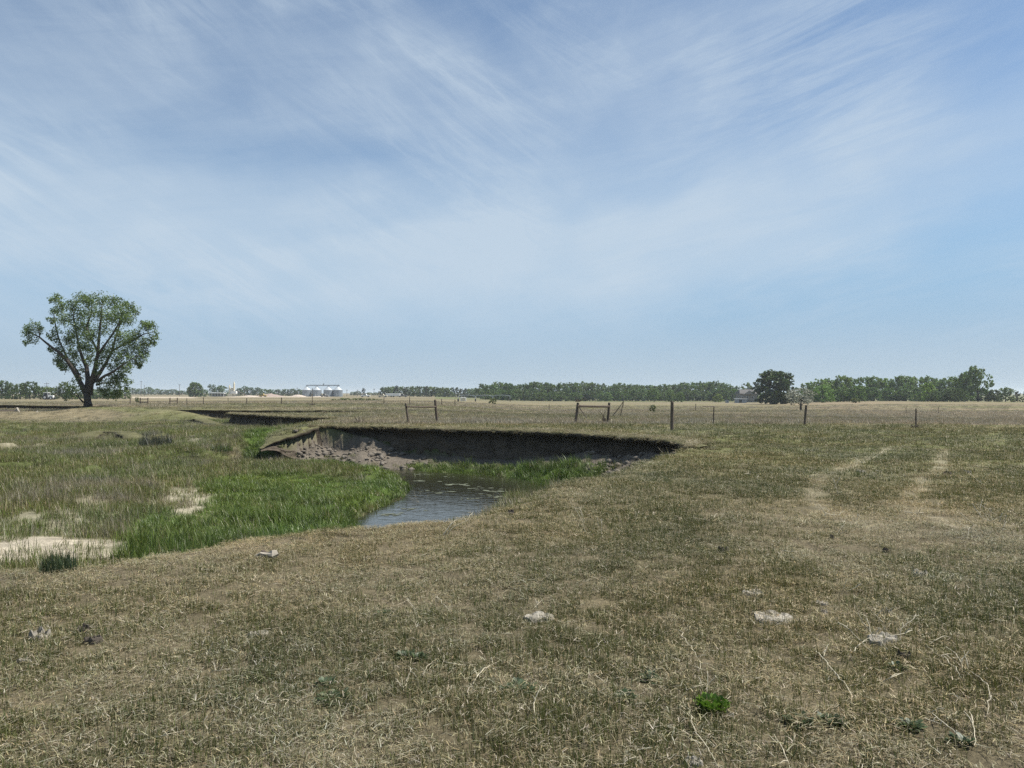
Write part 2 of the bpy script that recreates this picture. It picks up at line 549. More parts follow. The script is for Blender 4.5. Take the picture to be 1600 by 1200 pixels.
# ------------------------------------------------------------------ mesh helpers
def np_mesh(name, verts, faces, mats=(), smooth=False, colours=None, face_mat=None, attr='bl'):
    """faces: (n,3) or (n,4) int array, or a list of such arrays"""
    if not isinstance(faces, list):
        faces = [faces]
    faces = [np.asarray(f, np.int32) for f in faces if len(f)]
    me = bpy.data.meshes.new(name)
    verts = np.asarray(verts, np.float32)
    me.vertices.add(len(verts))
    me.vertices.foreach_set('co', verts.ravel())
    li = np.concatenate([f.ravel() for f in faces])
    cnt = np.concatenate([np.full(len(f), f.shape[1], np.int32) for f in faces])
    me.loops.add(len(li))
    me.loops.foreach_set('vertex_index', li)
    me.polygons.add(len(cnt))
    st = np.concatenate([[0], np.cumsum(cnt)[:-1]]).astype(np.int32)
    me.polygons.foreach_set('loop_start', st)
    if face_mat is not None:
        me.polygons.foreach_set('material_index', np.asarray(face_mat, np.int32))
    if smooth:
        me.polygons.foreach_set('use_smooth', np.ones(len(cnt), bool))
    me.update(calc_edges=True)
    me.validate()
    for m in mats:
        me.materials.append(m)
    if colours is not None:
        ca = me.color_attributes.new(attr, 'FLOAT_COLOR', 'POINT')
        c = np.ones((len(verts), 4), np.float32)
        c[:, :3] = colours
        ca.data.foreach_set('color', c.ravel())
    return me


def obj(name, me, parent=None, loc=None):
    o = bpy.data.objects.new(name, me)
    C.objects.link(o)
    if parent is not None:
        o.parent = parent
    if loc is not None:
        o.location = loc
    return o


def tag(o, label=None, cat=None, group=None, kind=None):
    if label:
        o['label'] = label
    if cat:
        o['category'] = cat
    if group:
        o['group'] = group
    if kind:
        o['kind'] = kind
    return o


def thing(name, label, cat, loc, group=None, rz=0.0):
    o = bpy.data.objects.new(name, None)
    C.objects.link(o)
    o.empty_display_size = .2
    o.location = loc
    o.rotation_euler = (0, 0, rz)
    return tag(o, label, cat, group)


def copy_thing(src, label, loc, rz=0.0, sc=(1, 1, 1)):
    c = src.copy()
    C.objects.link(c)
    for ch in list(src.children):
        k = ch.copy()
        C.objects.link(k)
        k.parent = c
        for g in list(ch.children):
            q = g.copy()
            C.objects.link(q)
            q.parent = k
    c.location = loc
    c.rotation_euler = (0, 0, rz)
    c.scale = sc
    if label:
        c['label'] = label
    return c


class MB:
    def __init__(self):
        self.v, self.f, self.c = [], [], []

    def box(self, cx, cy, cz, sx, sy, sz, col=None):
        b = len(self.v)
        for dz in (-.5, .5):
            for dx, dy in ((-.5, -.5), (.5, -.5), (.5, .5), (-.5, .5)):
                self.v.append((cx + dx * sx, cy + dy * sy, cz + dz * sz))
        self.f += [(b + 3, b + 2, b + 1, b), (b + 4, b + 5, b + 6, b + 7)]
        for i in range(4):
            j = (i + 1) % 4
            self.f.append((b + i, b + j, b + 4 + j, b + 4 + i))
        return self

    def tube(self, pts, radii, n=6, cap=True, wob=0.0):
        pts = [Vector(p) for p in pts]
        b = len(self.v)
        for i, p in enumerate(pts):
            t = (pts[min(i + 1, len(pts) - 1)] - pts[max(i - 1, 0)])
            if t.length < 1e-9:
                t = Vector((0, 0, 1))
            t.normalize()
            up = Vector((0, 1, 0)) if abs(t.y) < .9 else Vector((1, 0, 0))
            a = t.cross(up).normalized()
            c = t.cross(a)
            r = radii[i] if hasattr(radii, '__len__') else radii
            for k in range(n):
                th = 2 * math.pi * k / n
                rr = r * (1 + wob * (rnd.random() - .5) * 2)
                self.v.append(tuple(p + a * math.cos(th) * rr + c * math.sin(th) * rr))
        for i in range(len(pts) - 1):
            for k in range(n):
                j = (k + 1) % n
                self.f.append((b + i * n + k, b + i * n + j, b + (i + 1) * n + j, b + (i + 1) * n + k))
        if cap:
            self.f.append(tuple(b + k for k in range(n))[::-1])
            e = b + (len(pts) - 1) * n
            self.f.append(tuple(e + k for k in range(n)))
        return self

    def lathe(self, prof, n=20, cx=0, cy=0):
        b = len(self.v)
        for r, z in prof:
            for k in range(n):
                th = 2 * math.pi * k / n
                self.v.append((cx + r * math.cos(th), cy + r * math.sin(th), z))
        for i in range(len(prof) - 1):
            for k in range(n):
                j = (k + 1) % n
                self.f.append((b + i * n + k, b + i * n + j, b + (i + 1) * n + j, b + (i + 1) * n + k))
        self.f.append(tuple(b + k for k in range(n))[::-1])
        e = b + (len(prof) - 1) * n
        self.f.append(tuple(e + k for k in range(n)))
        return self

    def prism(self, outline, y0, y1):
        """outline of (x, z) points, extruded along y"""
        b = len(self.v)
        n = len(outline)
        for yy in (y0, y1):
            for x_, z_ in outline:
                self.v.append((x_, yy, z_))
        self.f.append(tuple(b + k for k in range(n)))
        self.f.append(tuple(b + n + k for k in range(n))[::-1])
        for k in range(n):
            j = (k + 1) % n
            self.f.append((b + j, b + k, b + n + k, b + n + j))
        return self

    def build(self, name, mat, parent=None, loc=None, smooth=False, bevel=0):
        me = bpy.data.meshes.new(name)
        me.from_pydata(self.v, [], self.f)
        me.materials.append(mat)
        if smooth:
            for p in me.polygons:
                p.use_smooth = True
        bm = bmesh.new()
        bm.from_mesh(me)
        bmesh.ops.recalc_face_normals(bm, faces=bm.faces)
        if bevel:
            bmesh.ops.bevel(bm, geom=[e for e in bm.edges], offset=bevel, segments=1, affect='EDGES')
        bm.to_mesh(me)
        bm.free()
        return obj(name, me, parent, loc)


# ------------------------------------------------------------------ materials
def mat(name):
    m = bpy.data.materials.new(name)
    m.use_nodes = True
    n = m.node_tree.nodes
    n.clear()
    out = n.new('ShaderNodeOutputMaterial')
    return m, n, m.node_tree.links, out


def simple(name, col, rough=.8, var=.25, scale=6.0, metal=0.0, bump=0.0, spec=.3, per_object=0.0, stretch=(1, 1, 1)):
    m, n, l, out = mat(name)
    b = n.new('ShaderNodeBsdfPrincipled')
    b.inputs['Roughness'].default_value = rough
    b.inputs['Metallic'].default_value = metal
    b.inputs['Specular IOR Level'].default_value = spec
    t = n.new('ShaderNodeTexCoord')
    mp = n.new('ShaderNodeMapping')
    mp.inputs['Scale'].default_value = stretch
    l.new(t.outputs['Object'], mp.inputs[0])
    ns = n.new('ShaderNodeTexNoise')
    ns.inputs['Scale'].default_value = scale
    ns.inputs['Detail'].default_value = 6
    ns.inputs['Roughness'].default_value = .65
    l.new(mp.outputs[0], ns.inputs['Vector'])
    mr = n.new('ShaderNodeMapRange')
    mr.inputs['From Min'].default_value = .25
    mr.inputs['From Max'].default_value = .75
    mr.inputs['To Min'].default_value = 1 - var
    mr.inputs['To Max'].default_value = 1 + var
    l.new(ns.outputs[0], mr.inputs['Value'])
    vm = n.new('ShaderNodeVectorMath')
    vm.operation = 'SCALE'
    vm.inputs[0].default_value = col
    l.new(mr.outputs[0], vm.inputs['Scale'])
    src = vm.outputs[0]
    if per_object:
        oi = n.new('ShaderNodeObjectInfo')
        m2 = n.new('ShaderNodeMapRange')
        m2.inputs['To Min'].default_value = 1 - per_object
        m2.inputs['To Max'].default_value = 1 + per_object
        l.new(oi.outputs['Random'], m2.inputs['Value'])
        v2 = n.new('ShaderNodeVectorMath')
        v2.operation = 'SCALE'
        l.new(src, v2.inputs[0])
        l.new(m2.outputs[0], v2.inputs['Scale'])
        src = v2.outputs[0]
    l.new(src, b.inputs['Base Color'])
    if bump:
        bp = n.new('ShaderNodeBump')
        bp.inputs['Strength'].default_value = bump
        bp.inputs['Distance'].default_value = .02
        l.new(ns.outputs[0], bp.inputs['Height'])
        l.new(bp.outputs[0], b.inputs['Normal'])
    l.new(b.outputs[0], out.inputs[0])
    return m


def leafy(name, transl=.35, instancer=False, per_object=.0, hue=None, spec=.03):
    """blade / leaf material: colour from the mesh, tint from the instance or the object"""
    m, n, l, out = mat(name)
    a = n.new('ShaderNodeAttribute')
    a.attribute_name = 'bl'
    src = a.outputs['Color']
    if instancer:
        t = n.new('ShaderNodeAttribute')
        t.attribute_type = 'INSTANCER'
        t.attribute_name = 'tint'
        v = n.new('ShaderNodeVectorMath')
        v.operation = 'MULTIPLY'
        l.new(src, v.inputs[0])
        l.new(t.outputs['Color'], v.inputs[1])
        src = v.outputs[0]
    if per_object:
        oi = n.new('ShaderNodeObjectInfo')
        v = n.new('ShaderNodeVectorMath')
        v.operation = 'MULTIPLY'
        l.new(src, v.inputs[0])
        l.new(oi.outputs['Color'], v.inputs[1])
        src = v.outputs[0]
    d = n.new('ShaderNodeBsdfDiffuse')
    tr = n.new('ShaderNodeBsdfTranslucent')
    l.new(src, d.inputs[0])
    l.new(src, tr.inputs[0])
    mx = n.new('ShaderNodeMixShader')
    mx.inputs[0].default_value = transl
    l.new(d.outputs[0], mx.inputs[1])
    l.new(tr.outputs[0], mx.inputs[2])
    g = n.new('ShaderNodeBsdfGlossy')
    g.inputs['Roughness'].default_value = .45
    m2 = n.new('ShaderNodeMixShader')
    m2.inputs[0].default_value = spec
    l.new(mx.outputs[0], m2.inputs[1])
    l.new(g.outputs[0], m2.inputs[2])
    l.new(m2.outputs[0], out.inputs[0])
    return m


def ground_mat():
    m, n, l, out = mat('prairie_ground')
    b = n.new('ShaderNodeBsdfPrincipled')
    b.inputs['Roughness'].default_value = .95
    b.inputs['Specular IOR Level'].default_value = .1
    a = n.new('ShaderNodeAttribute')
    a.attribute_name = 'bl'
    geo = n.new('ShaderNodeNewGeometry')
    prev = a.outputs['Color']
    hs = []
    for sc, det, lo, hi in ((38.0, 8, .55, 1.45), (5.0, 6, .75, 1.25), (.8, 5, .84, 1.16)):
        ns = n.new('ShaderNodeTexNoise')
        ns.inputs['Scale'].default_value = sc
        ns.inputs['Detail'].default_value = det
        ns.inputs['Roughness'].default_value = .7
        l.new(geo.outputs['Position'], ns.inputs['Vector'])
        hs.append(ns.outputs[0])
        mr = n.new('ShaderNodeMapRange')
        mr.inputs['From Min'].default_value = .3
        mr.inputs['From Max'].default_value = .7
        mr.inputs['To Min'].default_value = lo
        mr.inputs['To Max'].default_value = hi
        l.new(ns.outputs[0], mr.inputs['Value'])
        v = n.new('ShaderNodeVectorMath')
        v.operation = 'SCALE'
        l.new(prev, v.inputs[0])
        l.new(mr.outputs[0], v.inputs['Scale'])
        prev = v.outputs[0]
    l.new(prev, b.inputs['Base Color'])
    bp = n.new('ShaderNodeBump')
    bp.inputs['Strength'].default_value = .8
    bp.inputs['Distance'].default_value = .03
    l.new(hs[0], bp.inputs['Height'])
    l.new(bp.outputs[0], b.inputs['Normal'])
    l.new(b.outputs[0], out.inputs[0])
    return m


def bank_mat():
    """raw soil of the cut face: horizontal beds, vertical runnels"""
    m, n, l, out = mat('cut_bank_soil')
    b = n.new('ShaderNodeBsdfPrincipled')
    b.inputs['Roughness'].default_value = .95
    b.inputs['Specular IOR Level'].default_value = .1
    geo = n.new('ShaderNodeNewGeometry')
    prev = None
    hts = []
    for scv, lo, hi in (((1.2, 1.2, 9), .72, 1.25), ((7, 7, 1.1), .75, 1.25), ((14, 14, 14), .7, 1.3)):
        mp = n.new('ShaderNodeMapping')
        mp.inputs['Scale'].default_value = scv
        l.new(geo.outputs['Position'], mp.inputs[0])
        ns = n.new('ShaderNodeTexNoise')
        ns.inputs['Scale'].default_value = 1.0
        ns.inputs['Detail'].default_value = 7
        ns.inputs['Roughness'].default_value = .68
        l.new(mp.outputs[0], ns.inputs['Vector'])
        hts.append(ns.outputs[0])
        mr = n.new('ShaderNodeMapRange')
        mr.inputs['From Min'].default_value = .3
        mr.inputs['From Max'].default_value = .7
        mr.inputs['To Min'].default_value = lo
        mr.inputs['To Max'].default_value = hi
        l.new(ns.outputs[0], mr.inputs['Value'])
        v = n.new('ShaderNodeVectorMath')
        v.operation = 'SCALE'
        if prev is None:
            a = n.new('ShaderNodeAttribute')
            a.attribute_name = 'bl'
            l.new(a.outputs['Color'], v.inputs[0])
        else:
            l.new(prev, v.inputs[0])
        l.new(mr.outputs[0], v.inputs['Scale'])
        prev = v.outputs[0]
    l.new(prev, b.inputs['Base Color'])
    bp = n.new('ShaderNodeBump')
    bp.inputs['Strength'].default_value = 1.0
    bp.inputs['Distance'].default_value = .06
    ad = n.new('ShaderNodeMath')
    ad.operation = 'ADD'
    l.new(hts[1], ad.inputs[0])
    l.new(hts[2], ad.inputs[1])
    l.new(ad.outputs[0], bp.inputs['Height'])
    l.new(bp.outputs[0], b.inputs['Normal'])
    l.new(b.outputs[0], out.inputs[0])
    return m


def water_mat():
    m, n, l, out = mat('creek_water')
    b = n.new('ShaderNodeBsdfPrincipled')
    b.inputs['Base Color'].default_value = (.022, .022, .013, 1)
    b.inputs['Roughness'].default_value = .06
    b.inputs['IOR'].default_value = 1.33
    geo = n.new('ShaderNodeNewGeometry')
    mp = n.new('ShaderNodeMapping')
    mp.inputs['Scale'].default_value = (1.6, 3.2, 1)
    mp.inputs['Rotation'].default_value = (0, 0, R(12))
    l.new(geo.outputs['Position'], mp.inputs[0])
    ns = n.new('ShaderNodeTexNoise')
    ns.inputs['Scale'].default_value = 1.3
    ns.inputs['Detail'].default_value = 3
    ns.inputs['Roughness'].default_value = .6
    ns.inputs['Distortion'].default_value = .6
    l.new(mp.outputs[0], ns.inputs['Vector'])
    bp = n.new('ShaderNodeBump')
    bp.inputs['Strength'].default_value = .22
    bp.inputs['Distance'].default_value = .05
    l.new(ns.outputs[0], bp.inputs['Height'])
    l.new(bp.outputs[0], b.inputs['Normal'])
    l.new(b.outputs[0], out.inputs[0])
    return m


M_ground = ground_mat()
M_bank = bank_mat()
M_water = water_mat()
M_grass = leafy('grass_blades', .30, instancer=True)
M_plant = leafy('plant_leaves', .30)
M_leaf = leafy('tree_leaves', .48, per_object=1)
M_bark = simple('dark_bark', (.048, .040, .034), .95, .35, 4, bump=.6, stretch=(1, 1, .25))
M_post = simple('weathered_post_wood', (.105, .082, .064), .9, .35, 10, bump=.5, stretch=(1, 1, .15), per_object=.2)
M_grey_wood = simple('grey_dead_wood', (.36, .32, .26), .9, .25, 12, per_object=.15)
M_dark_wood = simple('dark_dead_wood', (.085, .066, .052), .9, .3, 10)
M_stalk = simple('bleached_stalk', (.47, .42, .31), .8, .35, 20, per_object=.15)
M_steel = simple('rusty_steel', (.075, .055, .045), .7, .3, 20)
M_galv = simple('galvanised_steel', (.25, .28, .31), .5, .12, 2.0, metal=.35, per_object=.06)
M_galvroof = simple('galvanised_roof', (.42, .45, .47), .5, .1, 2.0, metal=.2)
M_white = simple('white_paint', (.74, .74, .72), .5, .08, 3.0)
M_cream = simple('cream_paint', (.62, .57, .44), .6, .1, 2.0)
M_dark = simple('dark_glass', (.03, .035, .04), .2, .1, 2.0)
M_rubber = simple('black_rubber', (.03, .03, .03), .9, .1, 3.0)
M_roof = simple('grey_shingles', (.11, .105, .10), .9, .2, 4.0)
M_siding = simple('grey_siding', (.19, .185, .17), .8, .12, 3.0)
M_gravel = simple('gravel_heap', (.44, .37, .31), .95, .2, .8, bump=.5)
M_pinkgravel = simple('reddish_gravel_heap', (.30, .235, .20), .95, .2, .8, bump=.5)
M_dungdark = simple('dark_dung', (.070, .058, .046), .95, .45, 18, bump=.9)
M_dungpale = simple('bleached_dung', (.28, .255, .21), .95, .85, 26, bump=.9)
M_clod = simple('dry_clod', (.150, .130, .106), .95, .3, 5, bump=.8)
M_algae = simple('floating_algae', (.105, .115, .078), .8, .45, 3.0)
M_yellow = simple('machine_paint', (.30, .22, .06), .6, .2, 2.0)

# ------------------------------------------------------------------ ground sheet
def polar_grid():
    fine = np.arange(-43, 43.01, .2)
    coarse = np.arange(46, 314.01, 4.0)
    ang = np.concatenate([fine, coarse])
    r1 = np.exp(np.arange(math.log(1.2), math.log(150), .0078))
    r2 = np.exp(np.arange(math.log(r1[-1]) + .03, math.log(6500), .035))
    r = np.concatenate([[.35, .7], r1, r2])
    a = np.radians(ang)
    X = np.outer(r, np.sin(a))
    Y = np.outer(r, np.cos(a))
    na, nr = len(ang), len(r)
    idx = np.arange(nr * na).reshape(nr, na)
    nxt = np.roll(idx, -1, axis=1)
    q = np.stack([idx[:-1].ravel(), idx[1:].ravel(), nxt[1:].ravel(), nxt[:-1].ravel()], 1)
    return X.ravel(), Y.ravel(), q, na


gx, gy, gq, gna = polar_grid()
gfd = fields(gx, gy)
gm = masks(gx, gy, gfd)
gc = ground_colour(gx, gy, gfd, gm)
nv = len(gx)
gverts = np.stack([gx, gy, gfd['z']], 1)
gverts = np.vstack([gverts, [[0, 0, 0.0]]])
gc = np.vstack([gc, gc[:1]])
hub = np.stack([np.full(gna, nv), np.arange(gna), np.roll(np.arange(gna), -1)], 1)
gmesh = np_mesh('ground', gverts, [gq[:, ::-1], hub[:, ::-1]], [M_ground], True, gc)
tag(obj('ground', gmesh), kind='structure')

# creek water
wb = [tuple(p) for p in wpoly]
cxy = np.mean(wpoly, 0)
me = bpy.data.meshes.new('creek_water')
big = [(cxy[0] + (p[0] - cxy[0]) * 1.18 + 0.0, cxy[1] + (p[1] - cxy[1]) * 1.10, WATER_Z) for p in wb]
bm = bmesh.new()
vs = [bm.verts.new(p) for p in big]
bm.faces.new(vs)
bmesh.ops.recalc_face_normals(bm, faces=bm.faces)
bmesh.ops.triangulate(bm, faces=bm.faces)
for f_ in bm.faces:
    if f_.normal.z < 0:
        f_.normal_flip()
bm.to_mesh(me)
bm.free()
me.materials.append(M_water)
tag(obj('creek_water', me), kind='structure')


# ------------------------------------------------------------------ cut banks
def cut_bank(name, pts, depth0=1.9, step=.14, taper=(1.0, 1.0), rows=22, over=.16, soil=(.105, .086, .066), ztop=None, rough=1.0):
    """a raw earth face hanging from a sod lip; the valley lies to the left of the run's direction"""
    pts = np.array(pts, float)
    seg = np.hypot(*np.diff(pts, axis=0).T)
    L = np.concatenate([[0], np.cumsum(seg)])
    n = max(int(L[-1] / step), 8)
    s = np.linspace(0, L[-1], n)
    x = np.interp(s, L, pts[:, 0])
    y = np.interp(s, L, pts[:, 1])
    k = np.ones(7) / 7
    if n > 60:
        xe = np.convolve(np.pad(x, 3, 'edge'), k, 'valid')
        ye = np.convolve(np.pad(y, 3, 'edge'), k, 'valid')
        x, y = xe, ye
    tx, ty = np.gradient(x), np.gradient(y)
    ln = np.hypot(tx, ty)
    nx, ny = -ty / ln, tx / ln           # towards the valley
    wig = (fbm(s / 2.2, s * 0 + 1.7, 101, 4) * 1.0 + fbm(s / .5, s * 0 + 4.7, 102, 3) * .28) * rough
    ends = ss(0, taper[0], s) * ss(0, taper[1], L[-1] - s)
    top = plateau(x, y) if ztop is None else (np.interp(s, *ztop) if isinstance(ztop, tuple) else np.full(n, ztop))
    V, colr = [], []
    # profile: back of the sod, lip, undercut, face, toe
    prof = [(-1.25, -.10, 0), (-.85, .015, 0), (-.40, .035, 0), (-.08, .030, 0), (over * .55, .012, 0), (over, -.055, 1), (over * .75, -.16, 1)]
    for i in range(rows):
        t = i / (rows - 1)
        prof.append((over * .75 - .30 + .62 * t * t + .16 * math.sin(t * 2.6) - .10, -.24 - t * depth0, 2))
    sod = np.array((.130, .124, .064))
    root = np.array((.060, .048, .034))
    soil = np.array(soil)
    for j, (o, dz, kind) in enumerate(prof):
        hgt = -dz
        wob = fbm(s / .9 + 3 * j * .02, np.full(n, j * .33), 110, 4) * .42 + fbm(s / .25, np.full(n, j * .5), 111, 3) * .16
        runn = fbm(s / .35, np.full(n, j * .08), 112, 3) * .22 - .16 * ss(.30, .42, np.abs(fbm(s / 1.1, np.full(n, j * .05), 117, 3)) * 2)
        off = o * (ends * .8 + .2) + wig * .35 * ends
        if kind == 2:
            off = off + (wob + runn) * ends
        if kind == 1:
            off = off + (fbm(s / .35, np.full(n, 2.2), 113, 3) * .40 + fbm(s / 1.1, np.full(n, 5.2), 118, 3) * .55) * ends
        zz_ = top + dz * (np.where(dz < 0, ends * .9 + .1, 1)) + (fbm(s / .3, np.full(n, 7.7), 114, 3) * .11 * (dz < .03) if kind in (0, 1) else fbm(s / .4, np.full(n, j * .7), 115, 2) * .05)
        V.append(np.stack([x + nx * off, y + ny * off, zz_], 1))
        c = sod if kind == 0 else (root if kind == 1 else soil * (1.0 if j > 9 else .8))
        colr.append(np.tile(c, (n, 1)) * (0.9 + .5 * fbm(s / .6, np.full(n, j * .6), 116, 3))[:, None])
    V = np.array(V)
    m_, n_ = V.shape[:2]
    idx = np.arange(m_ * n_).reshape(m_, n_)
    q = np.stack([idx[:-1, :-1].ravel(), idx[:-1, 1:].ravel(), idx[1:, 1:].ravel(), idx[1:, :-1].ravel()], 1)
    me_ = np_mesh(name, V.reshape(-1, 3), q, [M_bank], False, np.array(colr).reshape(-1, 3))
    return tag(obj(name, me_), kind='structure'), np.stack([x, y], 1), np.stack([nx, ny], 1), ends, top


bA, lipA, nrmA, endA, topA = cut_bank('eroded_creek_bank', bankA, taper=(2.2, 3.0))
bB, lipB, nrmB, endB, topB = cut_bank('eroded_creek_bank', bankB + [(-23.2, 62.3), (-22.9, 63.2)], taper=(5.0, .4), step=.2, depth0=1.2)
bC, lipC, nrmC, endC, topC = cut_bank('eroded_creek_bank', bankC, taper=(2, 6), step=.3, depth0=1.2)
bD, lipD, nrmD, endD, topD = cut_bank('eroded_creek_bank', bankD, taper=(6, 6), step=.4, depth0=.8)
bA2, lipA2, nrmA2, endA2, topA2 = cut_bank('eroded_creek_bank', [(-9.55, 37.8), (-9.85, 37.1), (-10.25, 36.1), (-10.75, 34.8), (-11.15, 34.1)], taper=(.3, 2.2), depth0=.9,
                                            ztop=(np.array([0, .8, 1.9, 3.2, 4.1]), np.array([.0, -.10, -.30, -.55, -.85])), over=.10)
bE, lipE, nrmE, endE, topE = cut_bank('eroded_creek_bank', [(-44, 88.3), (-50, 89.6), (-56, 90.4), (-64, 91.5), (-76, 93)], taper=(5, 3), step=.3, depth0=.6, ztop=-.36)


def ledge(pxs, z, hgt):
    pts = [tuple(P(px, py, z).to_2d()) for px, py in pxs]
    L_ = [0.0]
    for a, b in zip(pts[:-1], pts[1:]):
        L_.append(L_[-1] + math.hypot(b[0] - a[0], b[1] - a[1]))
    zt = [gz(*p) + hgt for p in pts]
    zt[0] -= hgt * .8
    zt[-1] -= hgt * .8
    cut_bank('eroded_sod_ledge', pts, taper=(.7, .7), depth0=.45, step=.16, ztop=(np.array(L_), np.array(zt)), over=.10, rows=10)


ledge([(236, 693), (208, 690), (182, 684.5), (160, 684), (138, 687)], -.95, .20)
ledge([(335, 667), (305, 664), (268, 663.5), (228, 665), (205, 664)], -.95, .22)
ledge([(70, 674), (40, 671), (10, 671.5), (-25, 673)], -1.0, .22)
ledge([(128, 661), (95, 660), (60, 661.5)], -.95, .18)

# ------------------------------------------------------------------ grass
def blade_mesh(name, blades, mats):
    """blades: list of (base xyz, direction angle, length, width, lean at tip, colour, flat)"""
    V, T, Cc = [], [], []
    for (bx, by, bz), th, ln, w, lean, col, flat in blades:
        i = len(V)
        dx, dy = math.cos(th), math.sin(th)
        px_, py_ = -dy, dx
        if flat:
            rise = ln * .12 * lean
            pts = [(0, bz), (ln * .5, bz + rise + .004), (ln, bz + .003)]
        else:
            pts = [(0, bz), (ln * .45 * math.sin(lean * .5), bz + ln * .5 * math.cos(lean * .5)),
                   (ln * .45 * math.sin(lean * .5) + ln * .5 * math.sin(lean), bz + ln * .5 * math.cos(lean * .5) + ln * .48 * math.cos(lean))]
        for kk, (o, z) in enumerate(pts[:2]):
            ww = w * (1, .8)[kk] * .5
            V.append((bx + dx * o + px_ * ww, by + dy * o + py_ * ww, z))
            V.append((bx + dx * o - px_ * ww, by + dy * o - py_ * ww, z))
        V.append((bx + dx * pts[2][0], by + dy * pts[2][0], pts[2][1]))
        T += [(i, i + 1, i + 3), (i, i + 3, i + 2), (i + 2, i + 3, i + 4)]
        Cc += [col] * 5
    return np_mesh(name, np.array(V), np.array(T), mats, False, np.array(Cc))


GREENS = [(.112, .114, .034), (.090, .097, .028), (.135, .130, .046), (.076, .096, .030)]
STRAW = [(.34, .295, .17), (.28, .245, .145), (.41, .36, .225), (.22, .185, .11), (.33, .255, .14)]
GREYS = [(.34, .30, .205), (.24, .213, .15), (.44, .39, .285)]
LUSH = [(.096, .138, .024), (.074, .114, .021), (.128, .170, .034), (.062, .094, .025)]
BROWN = [(.200, .176, .126), (.25, .222, .162), (.158, .140, .098)]


def jit(c, a=.2):
    k = 1 + (rnd.random() - .5) * 2 * a
    return tuple(q * k * (1 + (rnd.random() - .5) * .12) for q in c)


def tuft(n, rad, h0, h1, w, lean, cols, n_flat=0, flat_cols=None, flat_len=.10):
    bl = []
    for _ in range(n):
        r, t = rad * math.sqrt(rnd.random()), rnd.random() * 6.283
        h = h0 + (h1 - h0) * rnd.random() ** 1.5
        bl.append(((r * math.cos(t), r * math.sin(t), -.01), rnd.random() * 6.283, h, w * rnd.uniform(.7, 1.3), abs(rnd.gauss(lean, .35)), jit(rnd.choice(cols), .3), False))
    for _ in range(n_flat):
        r, t = rad * 1.15 * math.sqrt(rnd.random()), rnd.random() * 6.283
        bl.append(((r * math.cos(t), r * math.sin(t), rnd.uniform(.002, .03)), rnd.random() * 6.283, flat_len * rnd.uniform(.5, 1.4), w * rnd.uniform(.7, 1.4), rnd.random(), jit(rnd.choice(flat_cols), .42), True))
    return bl


def tuft_set(name, specs):
    col = bpy.data.collections.new(name)
    for i, sp_ in enumerate(specs):
        me_ = blade_mesh('%s_%02d' % (name, i), tuft(*sp_), [M_grass])
        col.objects.link(bpy.data.objects.new('%s_%02d' % (name, i), me_))
    return col


# lawn: index 0-3 dry litter, 4-6 olive mix, 7-9 green
lawn_specs = [(36, .10, .035, .075, .0026, .55, STRAW + GREENS[:3], 50, STRAW[:2] + STRAW[3:] + GREYS, .055)] * 4 + \
             [(48, .10, .035, .08, .0030, .5, GREENS + STRAW[:2], 34, STRAW + GREYS, .055)] * 3 + \
             [(58, .10, .04, .095, .0034, .45, GREENS * 3 + STRAW[:1], 18, STRAW + GREYS, .055)] * 3
K_lawn = tuft_set('lawn_tuft', lawn_specs)
# long dry sward behind the fence
field_specs = [(46, .30, .14, .36, .008, .45, GREYS + BROWN * 2, 0)] * 3 + [(46, .30, .10, .26, .008, .5, BROWN + GREENS, 0)] * 2
K_field = tuft_set('field_tuft', field_specs)
# valley meadow: 0-2 green, 3-4 dead brown, 5 sparse seed stalks
mead_specs = [(54, .22, .12, .34, .008, .5, GREENS[:3] + LUSH[::2] + STRAW[:1], 0)] * 3 + [(46, .22, .15, .42, .007, .4, BROWN * 2 + STRAW[1:2] + GREENS[:1], 0)] * 2 + \
             [(9, .25, .35, .75, .006, .3, STRAW + GREYS, 0)]
K_mead = tuft_set('meadow_tuft', mead_specs)
lush_specs = [(60, .22, .16, .42, .011, .70, LUSH, 0)] * 2 + [(54, .22, .14, .36, .011, .8, LUSH + GREENS[:2] + STRAW[:1], 0)] + [(50, .22, .12, .30, .015, .95, LUSH + [(.13, .20, .035)], 0)] * 2
K_lush = tuft_set('lush_tuft', lush_specs)


def scatter_group(col):
    g = bpy.data.node_groups.new('scatter_' + col.name, 'GeometryNodeTree')
    g.interface.new_socket('Geometry', in_out='INPUT', socket_type='NodeSocketGeometry')
    g.interface.new_socket('Geometry', in_out='OUTPUT', socket_type='NodeSocketGeometry')
    n, l = g.nodes, g.links
    gi, go = n.new('NodeGroupInput'), n.new('NodeGroupOutput')
    ci = n.new('GeometryNodeCollectionInfo')
    ci.inputs['Collection'].default_value = col
    ci.inputs['Separate Children'].default_value = True
    ci.inputs['Reset Children'].default_value = True
    ip = n.new('GeometryNodeInstanceOnPoints')
    ip.inputs['Pick Instance'].default_value = True

    def na(nm, ty):
        a = n.new('GeometryNodeInputNamedAttribute')
        a.data_type = ty
        a.inputs['Name'].default_value = nm
        return a.outputs['Attribute']
    l.new(gi.outputs[0], ip.inputs['Points'])
    l.new(ci.outputs[0], ip.inputs['Instance'])
    l.new(na('vi', 'INT'), ip.inputs['Instance Index'])
    e2r = n.new('FunctionNodeEulerToRotation')
    l.new(na('rot', 'FLOAT_VECTOR'), e2r.inputs[0])
    l.new(e2r.outputs[0], ip.inputs['Rotation'])
    l.new(na('sc', 'FLOAT_VECTOR'), ip.inputs['Scale'])
    l.new(ip.outputs[0], go.inputs[0])
    return g


